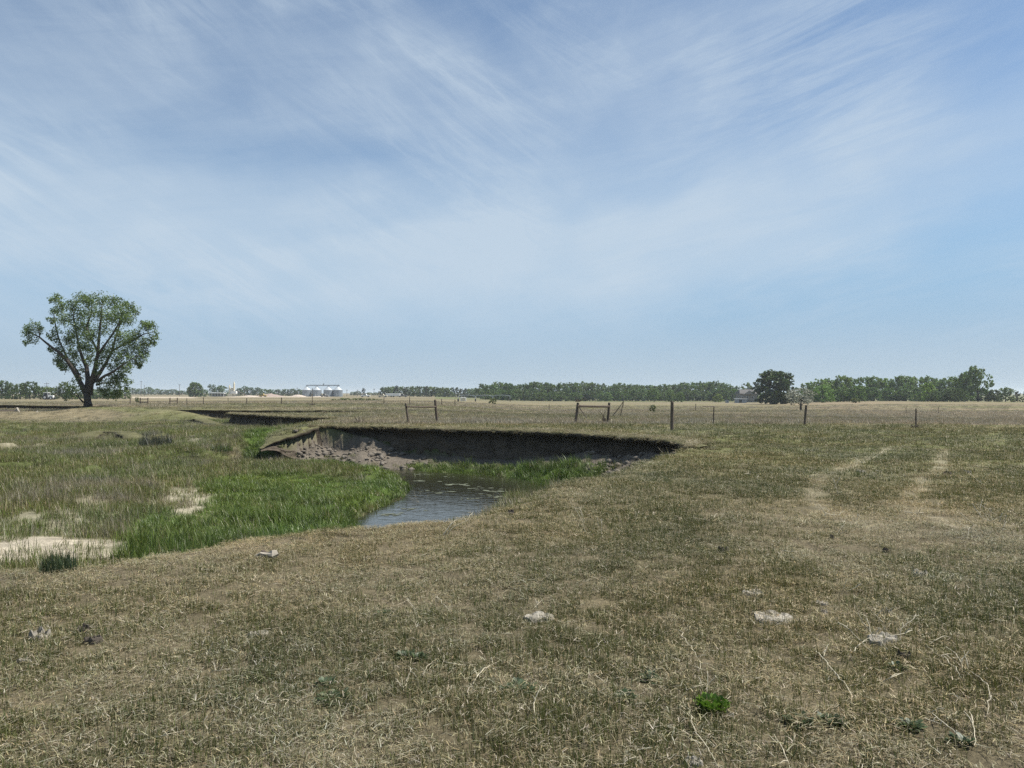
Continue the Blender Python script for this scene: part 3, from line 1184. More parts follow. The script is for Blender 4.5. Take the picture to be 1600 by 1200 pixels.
def scatter(name, label, col, xyz, vi, rot, sc, tint, cat='grass'):
    me_ = bpy.data.meshes.new(name)
    n = len(xyz)
    me_.vertices.add(n)
    me_.vertices.foreach_set('co', np.asarray(xyz, np.float32).ravel())
    for nm, ty, dat, key in (('vi', 'INT', np.asarray(vi, np.int32), 'value'), ('rot', 'FLOAT_VECTOR', rot, 'vector'), ('sc', 'FLOAT_VECTOR', sc, 'vector')):
        a = me_.attributes.new(nm, ty, 'POINT')
        a.data.foreach_set(key, np.asarray(dat, np.int32 if ty == 'INT' else np.float32).ravel())
    a = me_.attributes.new('tint', 'FLOAT_COLOR', 'POINT')
    c4 = np.ones((n, 4), np.float32)
    c4[:, :3] = tint
    a.data.foreach_set('color', c4.ravel())
    o = obj(name, me_)
    md = o.modifiers.new('scatter', 'NODES')
    md.node_group = scatter_group(col)
    return tag(o, label, cat, kind='stuff')


def wedge(r0, r1, dens, half=39.0):
    """random points of a sector in front of the camera, dens per square metre"""
    a = R(half)
    n = int((r1 * r1 - r0 * r0) * a * dens)
    r = np.sqrt(rng.uniform(r0 * r0, r1 * r1, n))
    t = rng.uniform(-a, a, n)
    return r * np.sin(t), r * np.cos(t)


bands = [(2.4, 6, 135, .92), (6, 10, 95, 1.05), (10, 16, 52, 1.35), (16, 26, 20, 2.0), (26, 44, 9, 2.7), (44, 75, 4.0, 2.2), (75, 130, 1.6, 3.0), (130, 200, .5, 4.0)]
bands += [(26, 44, 9.5, 2.0), (44, 75, 5.0, 2.2), (44, 75, 3.0, 1.7)]
acc_ = {k: [] for k in ('lawn', 'field', 'mead', 'lush')}
for r0, r1, dn, sc0 in bands:
    x, y = wedge(r0, r1, dn)
    fd = fields(x, y)
    m = masks(x, y, fd)
    n = len(x)
    u = rng.random(n)
    valley = (fd['ins'] & (fd['f'] > .35)) | ((~fd['ins']) & (fd['f'] > .5))
    dry_land = ~valley & (fd['dh'] > .72)
    # lawn
    extra = len(acc_['lawn']) >= 8
    dry_land = dry_land & (not extra)
    k = dry_land & (m['long'] < .5) & (rng.random(n) > m['track'] * .5)
    g = m['green'] + rng.normal(0, .22, n) - 1.2 * m['track']
    thin = fbm(x / .55, y / .55, 137, 3) * 1.5 + fbm(x / 2.2, y / 2.2, 138, 2)
    k = k & (rng.random(n) > np.clip(-thin * 1.2 - .30, 0, .40))
    vi = np.where(g < .40, rng.integers(0, 4, n), np.where(g < .72, rng.integers(4, 7, n), rng.integers(7, 10, n)))
    s = sc0 * rng.uniform(.75, 1.3, n)
    hz = s * rng.uniform(.7, 1.2, n) / np.sqrt(sc0) * (1 + .35 * np.clip(fbm(x / 2.5, y / 2.5, 131, 3) * 2, -.5, 1)) * (1 + .5 * np.clip(thin, -.35, .8))
    warm = fbm(x / 2.2, y / 2.2, 132, 3)
    tint = np.stack([1 + warm * .35, 1 + warm * .12, 1 - warm * .15], 1) * (1 + .35 * fbm(x / .9, y / .9, 133, 3))[:, None]
    acc_['lawn'].append((x[k], y[k], fd['z'][k], vi[k], s[k], hz[k], tint[k]))
    # long field
    k = dry_land & (m['long'] >= .5) & (u < (.9 if r1 < 80 else .8))
    vi = np.where(fbm(x / 30, y / 12, 83, 4) * 2.4 + .36 + rng.normal(0, .25, n) > .45, rng.integers(3, 5, n), rng.integers(0, 3, n))
    s2 = sc0 * .55 * rng.uniform(.7, 1.3, n)
    h2 = rng.uniform(.5, 1.1, n) * .9
    acc_['field'].append((x[k], y[k], fd['z'][k], vi[k], s2[k], h2[k], tint[k]))
    # meadow in the valley
    open_ = (fd['wd'] < .12) & (fd['dA'] > .95) & (rng.random(n) > m['sand'] * .97) & (rng.random(n) > m['rub'] * .9)
    lu = m['lush'] > .35 + rng.normal(0, .12, n)
    bench = ss(64, 78, y + fbm(x / 8, y / 8, 27, 3) * 8) * fd['ins']
    k = valley & open_ & ~lu & (r1 < 140)
    vi = np.where(np.maximum(m['brown'], bench) + rng.normal(0, .2, n) > .5, rng.integers(3, 5, n), rng.integers(0, 3, n))
    vi = np.where(rng.random(n) < .05, 5, vi)
    s3 = np.maximum(sc0 * .5, 1.0) * rng.uniform(.8, 1.3, n)
    h3 = rng.uniform(.5, 1.1, n) * (1 - .45 * bench)
    acc_['mead'].append((x[k], y[k], fd['z'][k], vi[k], s3[k], h3[k], tint[k]))
    k = valley & open_ & lu & (r1 < 80)
    vi = rng.integers(0, 5, n)
    t4 = tint * np.array((1, 1, 1)) * (1 + .5 * fbm(x / 1.6, y / 1.6, 134, 3))[:, None]
    s4 = np.maximum(sc0 * .5, .9) * rng.uniform(.7, 1.25, n)
    h4 = rng.uniform(.45, 1.2, n) * (1 + .25 * (fd['dA'] < 6) * (x > -4)) * (1 - .45 * ss(19, 27, y) * (x < -4)) * (1 + .6 * (y < 14.5) * (x < -3)) * (1 + .7 * np.clip(fbm(x / 1.1, y / 1.1, 136, 3) * 2, -.5, .7))
    acc_['lush'].append((x[k], y[k], fd['z'][k], vi[k], s4[k], h4[k], t4[k]))
for key, col, nm, lb in (('lawn', K_lawn, 'pasture_grass', 'short dry and olive pasture grass with straw litter on the near ground'),
                         ('field', K_field, 'field_grass', 'long dry brown grass on the field behind the wire fence'),
                         ('mead', K_mead, 'meadow_grass', 'green and dead brown grass on the low creek meadow'),
                         ('lush', K_lush, 'creekside_grass', 'tall bright green grass growing beside the creek water')):
    cat = [np.concatenate([a[i] for a in acc_[key]]) for i in range(7)]
    x, y, z, vi, s, hh, tint = cat
    n = len(x)
    rot = np.stack([rng.normal(0, .08, n), rng.normal(0, .08, n), rng.uniform(0, 6.283, n)], 1)
    scatter(nm, lb, col, np.stack([x, y, z], 1), vi, rot, np.stack([s, s, hh], 1), np.clip(tint, .4, 1.7))

# ragged grass fringe hanging over the main lip
fr = []
for lip, nr, en, tp in ((lipA, nrmA, endA, topA), (lipB, nrmB, endB, topB)):
    for rep in range(10):
        o = rng.uniform(-1.0, .22, len(lip))
        fr.append(np.stack([lip[:, 0] + nr[:, 0] * o * en, lip[:, 1] + nr[:, 1] * o * en, tp + .0 - .05 * (o > .1)], 1))
fr = np.concatenate(fr)
n = len(fr)
scatter('lip_grass', 'ragged dry grass fringe along the lip of the eroded bank', K_lawn, fr, rng.integers(0, 7, n),
        np.stack([rng.normal(0, .35, n), rng.normal(0, .35, n), rng.uniform(0, 6.28, n)], 1),
        np.stack([rng.uniform(1, 1.7, n)] * 2 + [rng.uniform(.9, 2.0, n)], 1), np.ones((n, 3)) * rng.uniform(.7, 1.15, (n, 1)))
# ------------------------------------------------------------------ air
hm = bpy.data.materials.new('haze_air')
hm.use_nodes = True
hn = hm.node_tree.nodes
hn.clear()
ho = hn.new('ShaderNodeOutputMaterial')
hv = hn.new('ShaderNodeVolumePrincipled')
hv.inputs['Color'].default_value = (.80, .88, .96, 1)
hv.inputs['Density'].default_value = .00020
hv.inputs['Anisotropy'].default_value = .2
hm.node_tree.links.new(hv.outputs[0], ho.inputs['Volume'])
hbx = MB().box(0, 0, 5.5, 13400, 13400, 27)
tag(hbx.build('haze', hm), kind='stuff')

# ------------------------------------------------------------------ trees
def leaf_cloud(blobs, size, cols, seed, clump=.35, per=14, squash=.8):
    """blobs: (x, y, z, radius, leaf count). Leaves gather in small clumps spread through each blob."""
    g = np.random.default_rng(seed)
    Pn, Cn = [], []
    cols = np.array(cols)
    for bx, by, bz, r, n in blobs:
        m = max(int(n / per), 1)
        d = g.normal(size=(m, 3))
        d /= np.linalg.norm(d, axis=1)[:, None]
        rad = r * g.random(m) ** .45
        cc = d * rad[:, None] * np.array((1, 1, squash))
        c_each = np.repeat(cc, per, 0) + g.normal(size=(m * per, 3)) * clump * r * .42
        Pn.append(c_each + np.array((bx, by, bz)))
        tone = np.repeat(g.uniform(.65, 1.3, m), per)
        Cn.append(cols[g.integers(0, len(cols), m * per)] * (tone * g.uniform(.8, 1.2, m * per))[:, None])
    p = np.concatenate(Pn)
    c = np.concatenate(Cn)
    n = len(p)
    a = g.normal(size=(n, 3))
    a[:, 2] *= .7
    a /= np.linalg.norm(a, axis=1)[:, None]
    b = np.cross(a, g.normal(size=(n, 3)))
    b /= np.linalg.norm(b, axis=1)[:, None]
    s = (size * g.uniform(.6, 1.35, n))[:, None]
    V = np.stack([p - a * s, p + b * s * .62, p + a * s, p - b * s * .62], 1).reshape(-1, 3)
    return V, np.arange(n * 4).reshape(n, 4), np.repeat(c, 4, 0)


TREEG = [(.105, .162, .038), (.086, .138, .034), (.128, .186, .046)]
DARKG = [(.050, .074, .036), (.062, .088, .040), (.042, .064, .032)]
YELG = [(.085, .115, .034), (.070, .100, .030), (.10, .125, .045)]
PALEG = [(.36, .35, .27), (.29, .29, .21), (.42, .41, .33)]


def unit_crown(kind, seed):
    """crown of a tree one unit tall and about one unit wide"""
    g = random.Random(seed)
    bl = []

    def env(n, z0, z1, prof, r0, r1, cnt):
        for i in range(n):
            t = g.uniform(0, 6.283)
            z = z0 + (z1 - z0) * (i + g.random()) / n
            w = max(prof(z) - r0 * .8, 0) * g.uniform(.25, 1.0) ** .6
            bl.append((w * math.cos(t), w * math.sin(t), z, g.uniform(r0, r1), cnt))
    if kind == 'round':
        env(50, .24, .89, lambda z: .52 * math.sqrt(max(.04, 1 - ((z - .54) / .49) ** 2)), .10, .14, 95)
        return leaf_cloud(bl, .026, TREEG, seed)
    if kind == 'dense':
        env(64, .05, .90, lambda z: .54 * math.sqrt(max(.04, 1 - (max(z - .42, 0) / .58) ** 2)), .10, .15, 95)
        return leaf_cloud(bl, .027, TREEG, seed)
    if kind == 'tall':
        env(64, .06, .92, lambda z: (.52 if z > .4 else .46) * math.sqrt(max(.05, 1 - (max(z - .56, 0) / .45) ** 2)), .09, .13, 90)
        return leaf_cloud(bl, .026, TREEG, seed)
    if kind == 'orchard':
        env(60, .32, .93, lambda z: .50 * math.sqrt(max(.05, 1 - ((z - .60) / .36) ** 2)), .07, .12, 62)
        return leaf_cloud(bl, .020, PALEG, seed)
    if kind == 'big':
        env(120, .06, .93, lambda z: .50 * math.sqrt(max(.04, 1 - (max(z - .42, 0) / .60) ** 2)) * (.86 + .14 * min(z / .3, 1)), .085, .13, 100)
        return leaf_cloud(bl, .027, TREEG, seed)
    if kind == 'airy':
        env(70, .10, .95, lambda z: (.48 if z > .5 else .34) * math.sqrt(max(.05, 1 - (max(z - .62, 0) / .42) ** 2)), .06, .10, 75)
        return leaf_cloud(bl, .022, TREEG, seed)
    if kind == 'conifer':
        env(40, .05, .97, lambda z: .10 + .42 * (1 - z) ** .75, .06, .11, 75)
        return leaf_cloud(bl, .032, DARKG, seed)
    if kind == 'bush':
        env(26, .12, .82, lambda z: .50 * math.sqrt(max(.05, 1 - ((z - .35) / .62) ** 2)), .11, .18, 80)
        return leaf_cloud(bl, .036, TREEG, seed)


def trunk_mb(h=.62, r=.030, seed=0, low=.0):
    g = random.Random(seed)
    mb = MB()
    top = (g.uniform(-.03, .03), g.uniform(-.03, .03), h)
    mb.tube([(0, 0, -.03), (0, 0, .02), (top[0] * .5, top[1] * .5, h * .5), top], [r * 1.5, r * 1.1, r * .75, r * .3], 7)
    for i in range(6):
        z = g.uniform(.20, h * .85)
        t = g.uniform(0, 6.283)
        L = g.uniform(.18, .34)
        mb.tube([(0, 0, z - .02), (math.cos(t) * L * .5, math.sin(t) * L * .5, z + L * .45), (math.cos(t) * L, math.sin(t) * L, z + L * .8)], [r * .5, r * .32, r * .12], 5)
    return mb


KM = {}
for kind, nvar in (('round', 4), ('dense', 3), ('tall', 3), ('conifer', 3), ('bush', 3), ('big', 2), ('airy', 1), ('orchard', 1)):
    KM[kind] = []
    for i in range(nvar):
        v, f, c = unit_crown(kind, 300 + i * 7 + len(kind))
        cm = np_mesh('crown', v, f, [M_leaf], False, c)
        o = trunk_mb(seed=40 + i, h=.9 if kind == 'conifer' else .62, r=.022 if kind in ('conifer', 'bush') else .030).build('trunk', M_bark)
        tmesh = o.data
        bpy.data.objects.remove(o)
        KM[kind].append((cm, tmesh))


def tree(name, label, px, top, half, d, kind, group=None, cat='tree', tint=(1, 1, 1), base=None):
    x = (px - 800) / F * d
    z0 = gz(x, d)
    zt = A(px, top, d).z
    h = max(zt - z0, .4) / .98
    w = half / F * d * 2 / .98
    root = thing(name, label, cat, (x, d, z0 - .02), group, rnd.uniform(0, 6.28))
    root.scale = (w, w, h)
    cm, tm = rnd.choice(KM[kind])
    cr = obj('crown', cm, root)
    k = rnd.uniform(.82, 1.18)
    cr.color = (tint[0] * k * rnd.uniform(.92, 1.08), tint[1] * k, tint[2] * k * rnd.uniform(.9, 1.1), 1)
    obj('trunk', tm, root)
    return root


def zone(px, zs):
    for lim, nm in zs:
        if px < lim:
            return nm
    return zs[-1][1]


Z6 = ((800, 'behind the irrigation pivot'), (840, 'just right of the irrigation pivot'), (885, 'left of the sagging brace'), (930, 'behind the sagging brace'), (975, 'behind the leaning poles'),
      (1020, 'right of the leaning poles'), (1060, 'behind the thick single post'), (1105, 'behind the barred steel post'), (1200, 'next to the farmhouse'))
Z7 = ((1300, 'beyond the pale silvery tree'), (1350, 'beyond the lone grey shrub'), (1400, 'right of the lone grey shrub'), (1445, 'behind the tumbleweed post'), (1490, 'left of the airy tree'), (1700, 'around the tallest airy tree'))
Z1 = ((30, 'at its far end'), (62, 'left of the white tractor'), (90, 'behind the white tractor'), (135, 'left of the cottonwood trunk'), (300, 'right of the cottonwood trunk'))
Z5 = ((640, 'behind the leaning two post brace'), (690, 'behind the brace with top rail'), (725, 'left of the irrigation pivot'), (800, 'behind the irrigation pivot'))
LOOKS = (('dark green', (.82, .86, .84)), ('mid green', (1.0, 1.0, 1.0)), ('paler green', (1.18, 1.15, 1.08)))


def look(i, tint):
    nm, k = LOOKS[i % 3]
    return nm, tuple(a * b for a, b in zip(tint, k))


HAZE_BLUE = (.95, 1.0, 1.25)  # air haze put into the leaf tint of far trees
# tree row beyond the eroded banks, left of the cottonwood
G1 = 'trees of the row behind the lone cottonwood'
L1 = 'bushy green tree in the row standing behind the lone cottonwood'
for px, tp, hf, kd in ((-42, 596, 14, 'round'), (-20, 599, 14, 'dense'), (3, 594, 13, 'dense'), (19, 597, 10, 'round'), (32, 599, 10, 'dense'), (47, 595, 13, 'round'),
                       (61, 603, 10, 'dense'), (74, 604, 10, 'dense'), (86, 605, 10, 'dense'), (99, 596, 10, 'tall'), (112, 602, 9, 'dense'), (126, 607, 9, 'dense'),
                       (142, 606, 9, 'dense'), (156, 607, 9, 'dense'), (170, 607, 9, 'dense'), (184, 608, 9, 'dense'), (196, 609, 8, 'dense'),
                       (10, 608, 9, 'bush'), (40, 609, 9, 'bush'), (66, 610, 8, 'bush'), (106, 610, 8, 'bush'), (150, 612, 9, 'bush'), (176, 612, 9, 'bush')):
    ct_ = (globals().get('ct_', 0) + 1)
    nm, tn = look(ct_, (1.0, 1.02, 1.0))
    tree('broadleaf_tree', '%s %s in the tree row %s' % (nm, 'low shrubby tree' if kd == 'bush' else 'bushy tree', zone(px, Z1)), px, tp, hf * 1.1, rnd.uniform(285, 330), kd, G1, tint=tn)
G2 = 'trees on the hazy skyline beyond the pale stubble strip'
for px, tp, hf in ((207, 606, 8), (219, 607, 8), (232, 604.5, 9), (244, 607, 8), (256, 608.5, 9), (270, 608, 11), (284, 610, 9), (296, 610, 7)):
    tree('broadleaf_tree', 'small haze tinted tree on the skyline beyond the pale stubble strip', px, tp, hf, rnd.uniform(760, 820), 'dense', G2, tint=HAZE_BLUE)
tree('broadleaf_tree', 'round crowned tree standing apart beside the low white shed', 305, 597.5, 13, 470, 'big', tint=(1, 1.02, 1.1))
tree('broadleaf_tree', 'small round tree between the pale shed and the round crowned tree', 319, 608, 7, 480, 'dense', tint=(1, 1, 1.1))
tree('broadleaf_tree', 'taller narrow tree behind the low white shed roof', 331, 600, 7, 560, 'tall', tint=HAZE_BLUE)
tree('broadleaf_tree', 'broad tree behind the white shed next to the plant towers', 346, 602, 11, 565, 'dense', tint=HAZE_BLUE)
G3 = 'trees in the row between the plant towers and the grain bins'
for px, tp, hf in ((374, 606, 6), (382, 603, 7), (392, 605, 8), (402, 605, 7), (412, 607.5, 8), (423, 608, 8), (434, 608, 8), (446, 607.5, 8), (457, 607, 8), (466, 608, 7), (474, 609, 6)):
    tree('broadleaf_tree', 'dark haze tinted tree in the row between plant towers and grain bins', px, tp, hf, rnd.uniform(640, 680), 'dense', G3, tint=HAZE_BLUE)
G4 = 'small trees on the skyline right of the grain bins'
for px, tp, hf, kd in ((552, 612, 6, 'dense'), (559, 611, 6, 'dense'), (577, 613, 7, 'dense'), (587, 613, 6, 'dense')):
    tree('broadleaf_tree', 'low tree on the skyline between grain bins and the long belt', px, tp, hf, 760, kd, G4, tint=HAZE_BLUE)
tree('conifer_tree', 'pointed dark conifer on the skyline just beyond the grain bins', 568, 606.5, 6, 740, 'conifer', tint=(1.1, 1.1, 1.5))  # haze of distance put into this tint too
# long belts
G5 = 'trees of the distant belt behind the irrigation pivot'
L5 = 'haze tinted tree in the distant belt behind the irrigation pivot'
for i in range(24):
    px = 600 + i * 6.7
    tp = np.interp(px, [600, 608, 640, 655, 700, 735, 755], [605, 604, 604.5, 603.5, 606, 607, 606]) + rnd.uniform(-.9, .9)
    nm, tn = look(i, (1.05, 1.02, 1.15) if i < 3 else (1.25, 1.15, 1.35))  # bluish tints put distance haze into the leaf colour
    tree('broadleaf_tree' if i < 3 else 'conifer_tree', '%s tree in the distant low belt %s' % (nm.replace('green', 'haze tinted'), zone(px, Z5)), px, tp, rnd.uniform(8, 10), rnd.uniform(500, 540), 'dense' if i < 3 or rnd.random() < .5 else 'conifer', G5, tint=tn)
G6 = 'trees of the main belt across the field'
L6 = 'green broadleaf tree in the main belt across the brown field'
TPX = [757, 770, 778, 792, 810, 832, 855, 872, 895, 910, 922, 932, 947, 972, 1000, 1025, 1040, 1055, 1072, 1085, 1100, 1122, 1140, 1152]
TPY = [601, 600, 597, 598, 601, 596, 599, 599, 597, 600, 596, 599, 602, 598.5, 600.5, 602, 601, 599, 598, 596.5, 598, 595.5, 601, 604]
for i in range(40):
    px = 758 + i * 10.0
    if px > 1152:
        break
    tp = np.interp(px, TPX, TPY) + rnd.uniform(-1.8, 1.4)
    nm, tn = look(i, (.92, .95, 1.0))
    tree('broadleaf_tree', 'tall %s tree in the main belt %s' % (nm, zone(px, Z6)), px, tp, rnd.uniform(12, 16), rnd.uniform(395, 430), rnd.choice(['tall', 'dense', 'dense', 'round']), G6, tint=tn)
for i in range(34):
    px = 760 + i * 11.6 + rnd.uniform(-3, 3)
    if px > 1150:
        break
    nm, tn = look(i + 1, (.85, .90, .9))
    tree('broadleaf_tree', 'low %s tree fronting the main belt %s' % (nm, zone(px, Z6)), px, rnd.uniform(606, 613), rnd.uniform(11, 14), rnd.uniform(370, 392), rnd.choice(['dense', 'bush']), G6, tint=tn)
tree('broadleaf_tree', 'light green small tree in front of the belt near tall single post', 1022, 606, 11, 330, 'round', tint=(1.35, 1.3, 1.2))
tree('broadleaf_tree', 'round pale green tree directly behind the tall single post', 1047, 608, 8, 335, 'dense', tint=(1.3, 1.25, 1.2))
tree('broadleaf_tree', 'yellow green bushy small tree left of the white shed', 1122, 615, 8, 330, 'dense', tint=(1.7, 1.55, 1.1))
tree('broadleaf_tree', 'slim yellow green tree at the foot of the belt', 1064, 612, 6, 330, 'dense', tint=(1.4, 1.35, 1.1))
tree('broadleaf_tree', 'loose crowned tree rising behind the farmhouse roof', 1166, 598, 11, 345, 'tall', tint=(.95, .95, 1.0))
tree('broadleaf_tree', 'low tree between the farmhouse and the large dark tree', 1183, 607, 9, 335, 'dense', tint=(.9, .95, .9))
tree('broadleaf_tree', 'large dark dense tree standing alone right of the farmhouse', 1211, 579.5, 34, 235, 'big', tint=(.52, .62, .62))
tree('orchard_tree', 'small pale silvery tree standing alone in front of dark trees', 1251, 606, 27, 118, 'orchard', tint=(1, 1, 1))
G7 = 'trees of the tall right hand belt'
L7 = 'tall green tree in the dense belt beyond the pale silvery tree'
for px, tp, hf in ((1262, 597, 14), (1280, 591, 16), (1298, 590, 15), (1316, 586, 16), (1333, 587, 15), (1350, 588, 15), (1366, 590, 14), (1384, 592, 14), (1400, 588, 14),
                   (1416, 587.5, 15), (1432, 589, 14), (1448, 589, 15), (1464, 590, 13), (1480, 589.5, 13), (1496, 588, 13), (1508, 586, 13)):
    tp += rnd.uniform(-2.2, 2.0)
    nm, tn = look(px // 16, (1.08, 1.15, .85))
    tree('broadleaf_tree', 'tall %s tree in the dense belt %s' % (nm, zone(px, Z7)), px, tp, hf * 1.2, rnd.uniform(300, 330), rnd.choice(['dense', 'round', 'dense']), G7, tint=tn)
for px in range(1264, 1545, 17):
    nm, tn = look(px // 17 + 1, (.85, .92, .8))
    tree('broadleaf_tree', 'low %s tree fronting the dense belt %s' % (nm, zone(px, Z7)), px + rnd.uniform(-4, 4), rnd.uniform(603, 612), 14, rnd.uniform(278, 292), 'dense', G7, tint=tn)
tree('broadleaf_tree', 'tallest airy crowned tree at the end of the belt', 1528, 571.5, 21, 262, 'round', tint=(1.1, 1.1, 1.05))
tree('broadleaf_tree', 'tall tree leaning against the tallest airy crowned one', 1507, 580, 18, 266, 'round', tint=(1.05, 1.08, .95))
tree('broadleaf_tree', 'yellow green rounded tree at the foot of the tall belt', 1286, 601, 17, 255, 'dense', tint=(1.35, 1.45, .9))
tree('broadleaf_tree', 'pale grey green tree at the foot of the tall belt', 1318, 604, 13, 258, 'dense', tint=(1.25, 1.3, 1.2))
tree('broadleaf_tree', 'mid green tree beside the pale grey green one in the belt', 1340, 602, 14, 256, 'dense', tint=(1.1, 1.2, .9))
tree('broadleaf_tree', 'bright yellow green tree before the middle of the tall belt', 1450, 597, 14, 262, 'dense', tint=(1.5, 1.5, .95))
G8 = 'dark junipers at the end of the tall belt'
for lb, px, tp, hf in (('squat dark juniper before the bright yellow green tree', 1462, 610, 10), ('squat dark juniper in the middle of three before the belt', 1480, 608, 11), ('squat dark juniper just left of the tallest airy tree', 1497, 606, 11),
                       ('small pointed dark juniper right of the grey green low tree', 1590, 612, 9), ('pointed dark juniper cut by the right edge', 1604, 611, 10)):
    tree('juniper_tree', lb, px, tp, hf, 252, 'conifer' if px > 1550 else 'dense', G8, tint=(1.15, .95, 1.05) if px > 1550 else (.62, .60, .62))
tree('juniper_tree', 'dark reddish juniper right of the tallest airy tree', 1553, 608, 12, 255, 'dense', tint=(.70, .62, .66))
tree('broadleaf_tree', 'grey green low tree between two dark junipers', 1571, 605, 14, 262, 'dense', tint=(1.0, 1.0, 1.15))
tree('shrub', 'lone round grey shrub on the rise before the tall belt', 1337, 621, 8, 205, 'bush', cat='shrub', tint=(1.3, 1.05, 1.0))
G9 = 'low bushes of the thicket before the grain bins'
for lb, px, tp, hf in (('olive willow bush at the grain bin end of the low thicket', 524, 623, 9), ('olive willow bush second from the grain bins in the thicket', 538, 621.5, 10), ('olive willow bush third from the grain bins in the thicket', 552, 622, 10),
                       ('olive willow bush in front of the parked white pickup', 566, 621.5, 10), ('olive willow bush just right of the white pickup', 580, 622, 10), ('small olive willow bush at the trailer end of the thicket', 592, 623.5, 8)):
    tree('shrub', lb, px, tp, hf, 215, 'bush', G9, 'shrub', tint=(1.1, 1.05, .8))
tree('shrub', 'small grey bare bush in front of the irrigation pivot', 770, 621, 7, 175, 'bush', cat='shrub', tint=(1.5, 1.2, 1.2))
tree('shrub', 'low dark bush behind the leaning poles in the field', 1020, 631, 6, 95, 'bush', cat='shrub', tint=(.8, .8, .8))
tree('shrub', 'small bush by the far pasture fence corner', 214, 619, 4, 135, 'bush', cat='shrub', tint=(.9, .8, .8))

# ------------------------------------------------------------------ the lone cottonwood
CD = 93.0


def zp(X, Y, dy=0.0):
    return A(20 + X / 6, 440 + Y / 6, CD + dy)


base = zp(702, 1165)
base.z = gz(base.x, CD + .0)
cw = thing('cottonwood_tree', 'large lone cottonwood with spreading limbs beside the far eroded bank', 'tree', base)
U = 1 / 6 / F * CD
LIMBS = [
    ([(705, 1180, 0), (700, 1120, 0), (692, 1040, 0)], [52, 42, 44]),
    ([(690, 1060, 0), (640, 960, -.3), (596, 880, -.6), (545, 795, -.8), (490, 715, -1.0), (420, 655, -1.0), (345, 600, -.9), (290, 555, -.8), (250, 520, -.6), (200, 495, -.4), (140, 470, -.2)], [34, 31, 27, 23, 20, 17, 14, 12, 10, 7, 3]),
    ([(252, 522, -.6), (250, 480, -.3), (225, 410, 0)], [8, 6, 2]),
    ([(640, 960, -.3), (625, 890, .3), (600, 835, .8), (555, 780, 1.2), (500, 700, 1.6), (440, 560, 1.6), (405, 440, 1.3), (385, 310, 1), (410, 190, .8)], [18, 17, 15, 13, 12, 10, 8, 6, 2]),
    ([(695, 1030, 0), (705, 920, .4), (690, 800, .8), (655, 720, 1.0), (620, 620, 1.2), (600, 500, 1.2), (575, 380, .8), (560, 230, .4)], [36, 30, 25, 20, 16, 13, 9, 3]),
    ([(715, 1060, 0), (735, 950, -.4), (775, 800, -.8), (795, 680, -1.0), (805, 560, -1.0), (815, 430, -.8), (830, 300, -.6), (840, 170, -.4)], [38, 31, 26, 20, 17, 13, 9, 3]),
    ([(745, 950, .2), (800, 880, .7), (870, 770, 1.4), (930, 650, 1.8), (965, 520, 2.0), (1010, 380, 2.0), (1045, 250, 1.6)], [25, 23, 20, 16, 13, 9, 3]),
    ([(865, 590, -1.4), (930, 500, -1.6), (990, 400, -1.6), (1020, 300, -1.6)], [13, 12, 9, 4]),
    ([(800, 680, -1.0), (865, 590, -1.4)], [15, 13]),
    ([(930, 650, 1.8), (1040, 590, 1.2), (1140, 545, .8), (1230, 490, .4), (1330, 470, .2)], [14, 12, 10, 7, 3]),
    ([(790, 935, -.2), (850, 890, -.8), (930, 850, -1.2), (990, 810, -1.6), (1080, 750, -1.8), (1180, 690, -1.8)], [19, 17, 14, 11, 8, 3]),
    ([(780, 970, .6), (840, 950, 1.1), (930, 950, 1.6), (1050, 930, 1.8)], [13, 11, 8, 3]),
    ([(660, 1130, -.5), (610, 1080, -1.4), (565, 1050, -1.8)], [9, 7, 3]),
    ([(690, 420, .6), (740, 300, .5), (740, 180, .3)], [9, 7, 3]),
    ([(790, 650, -1.0), (730, 520, -1.0), (690, 420, -.8)], [13, 11, 8]),
]
mb = MB()
for pts, rad in LIMBS:
    q = []
    rr = []
    for i, (X, Y, dy) in enumerate(pts):
        v = zp(X, Y, dy) - base
        if i == 0 and Y > 1170:
            v.z = -.15
        q.append(v)
        rr.append(rad[i] * U * (.90 if i == 0 and Y > 1100 else .74))
    mb.tube(q, rr, 9, wob=.12)
mb.build('trunk', M_bark, cw, smooth=True)
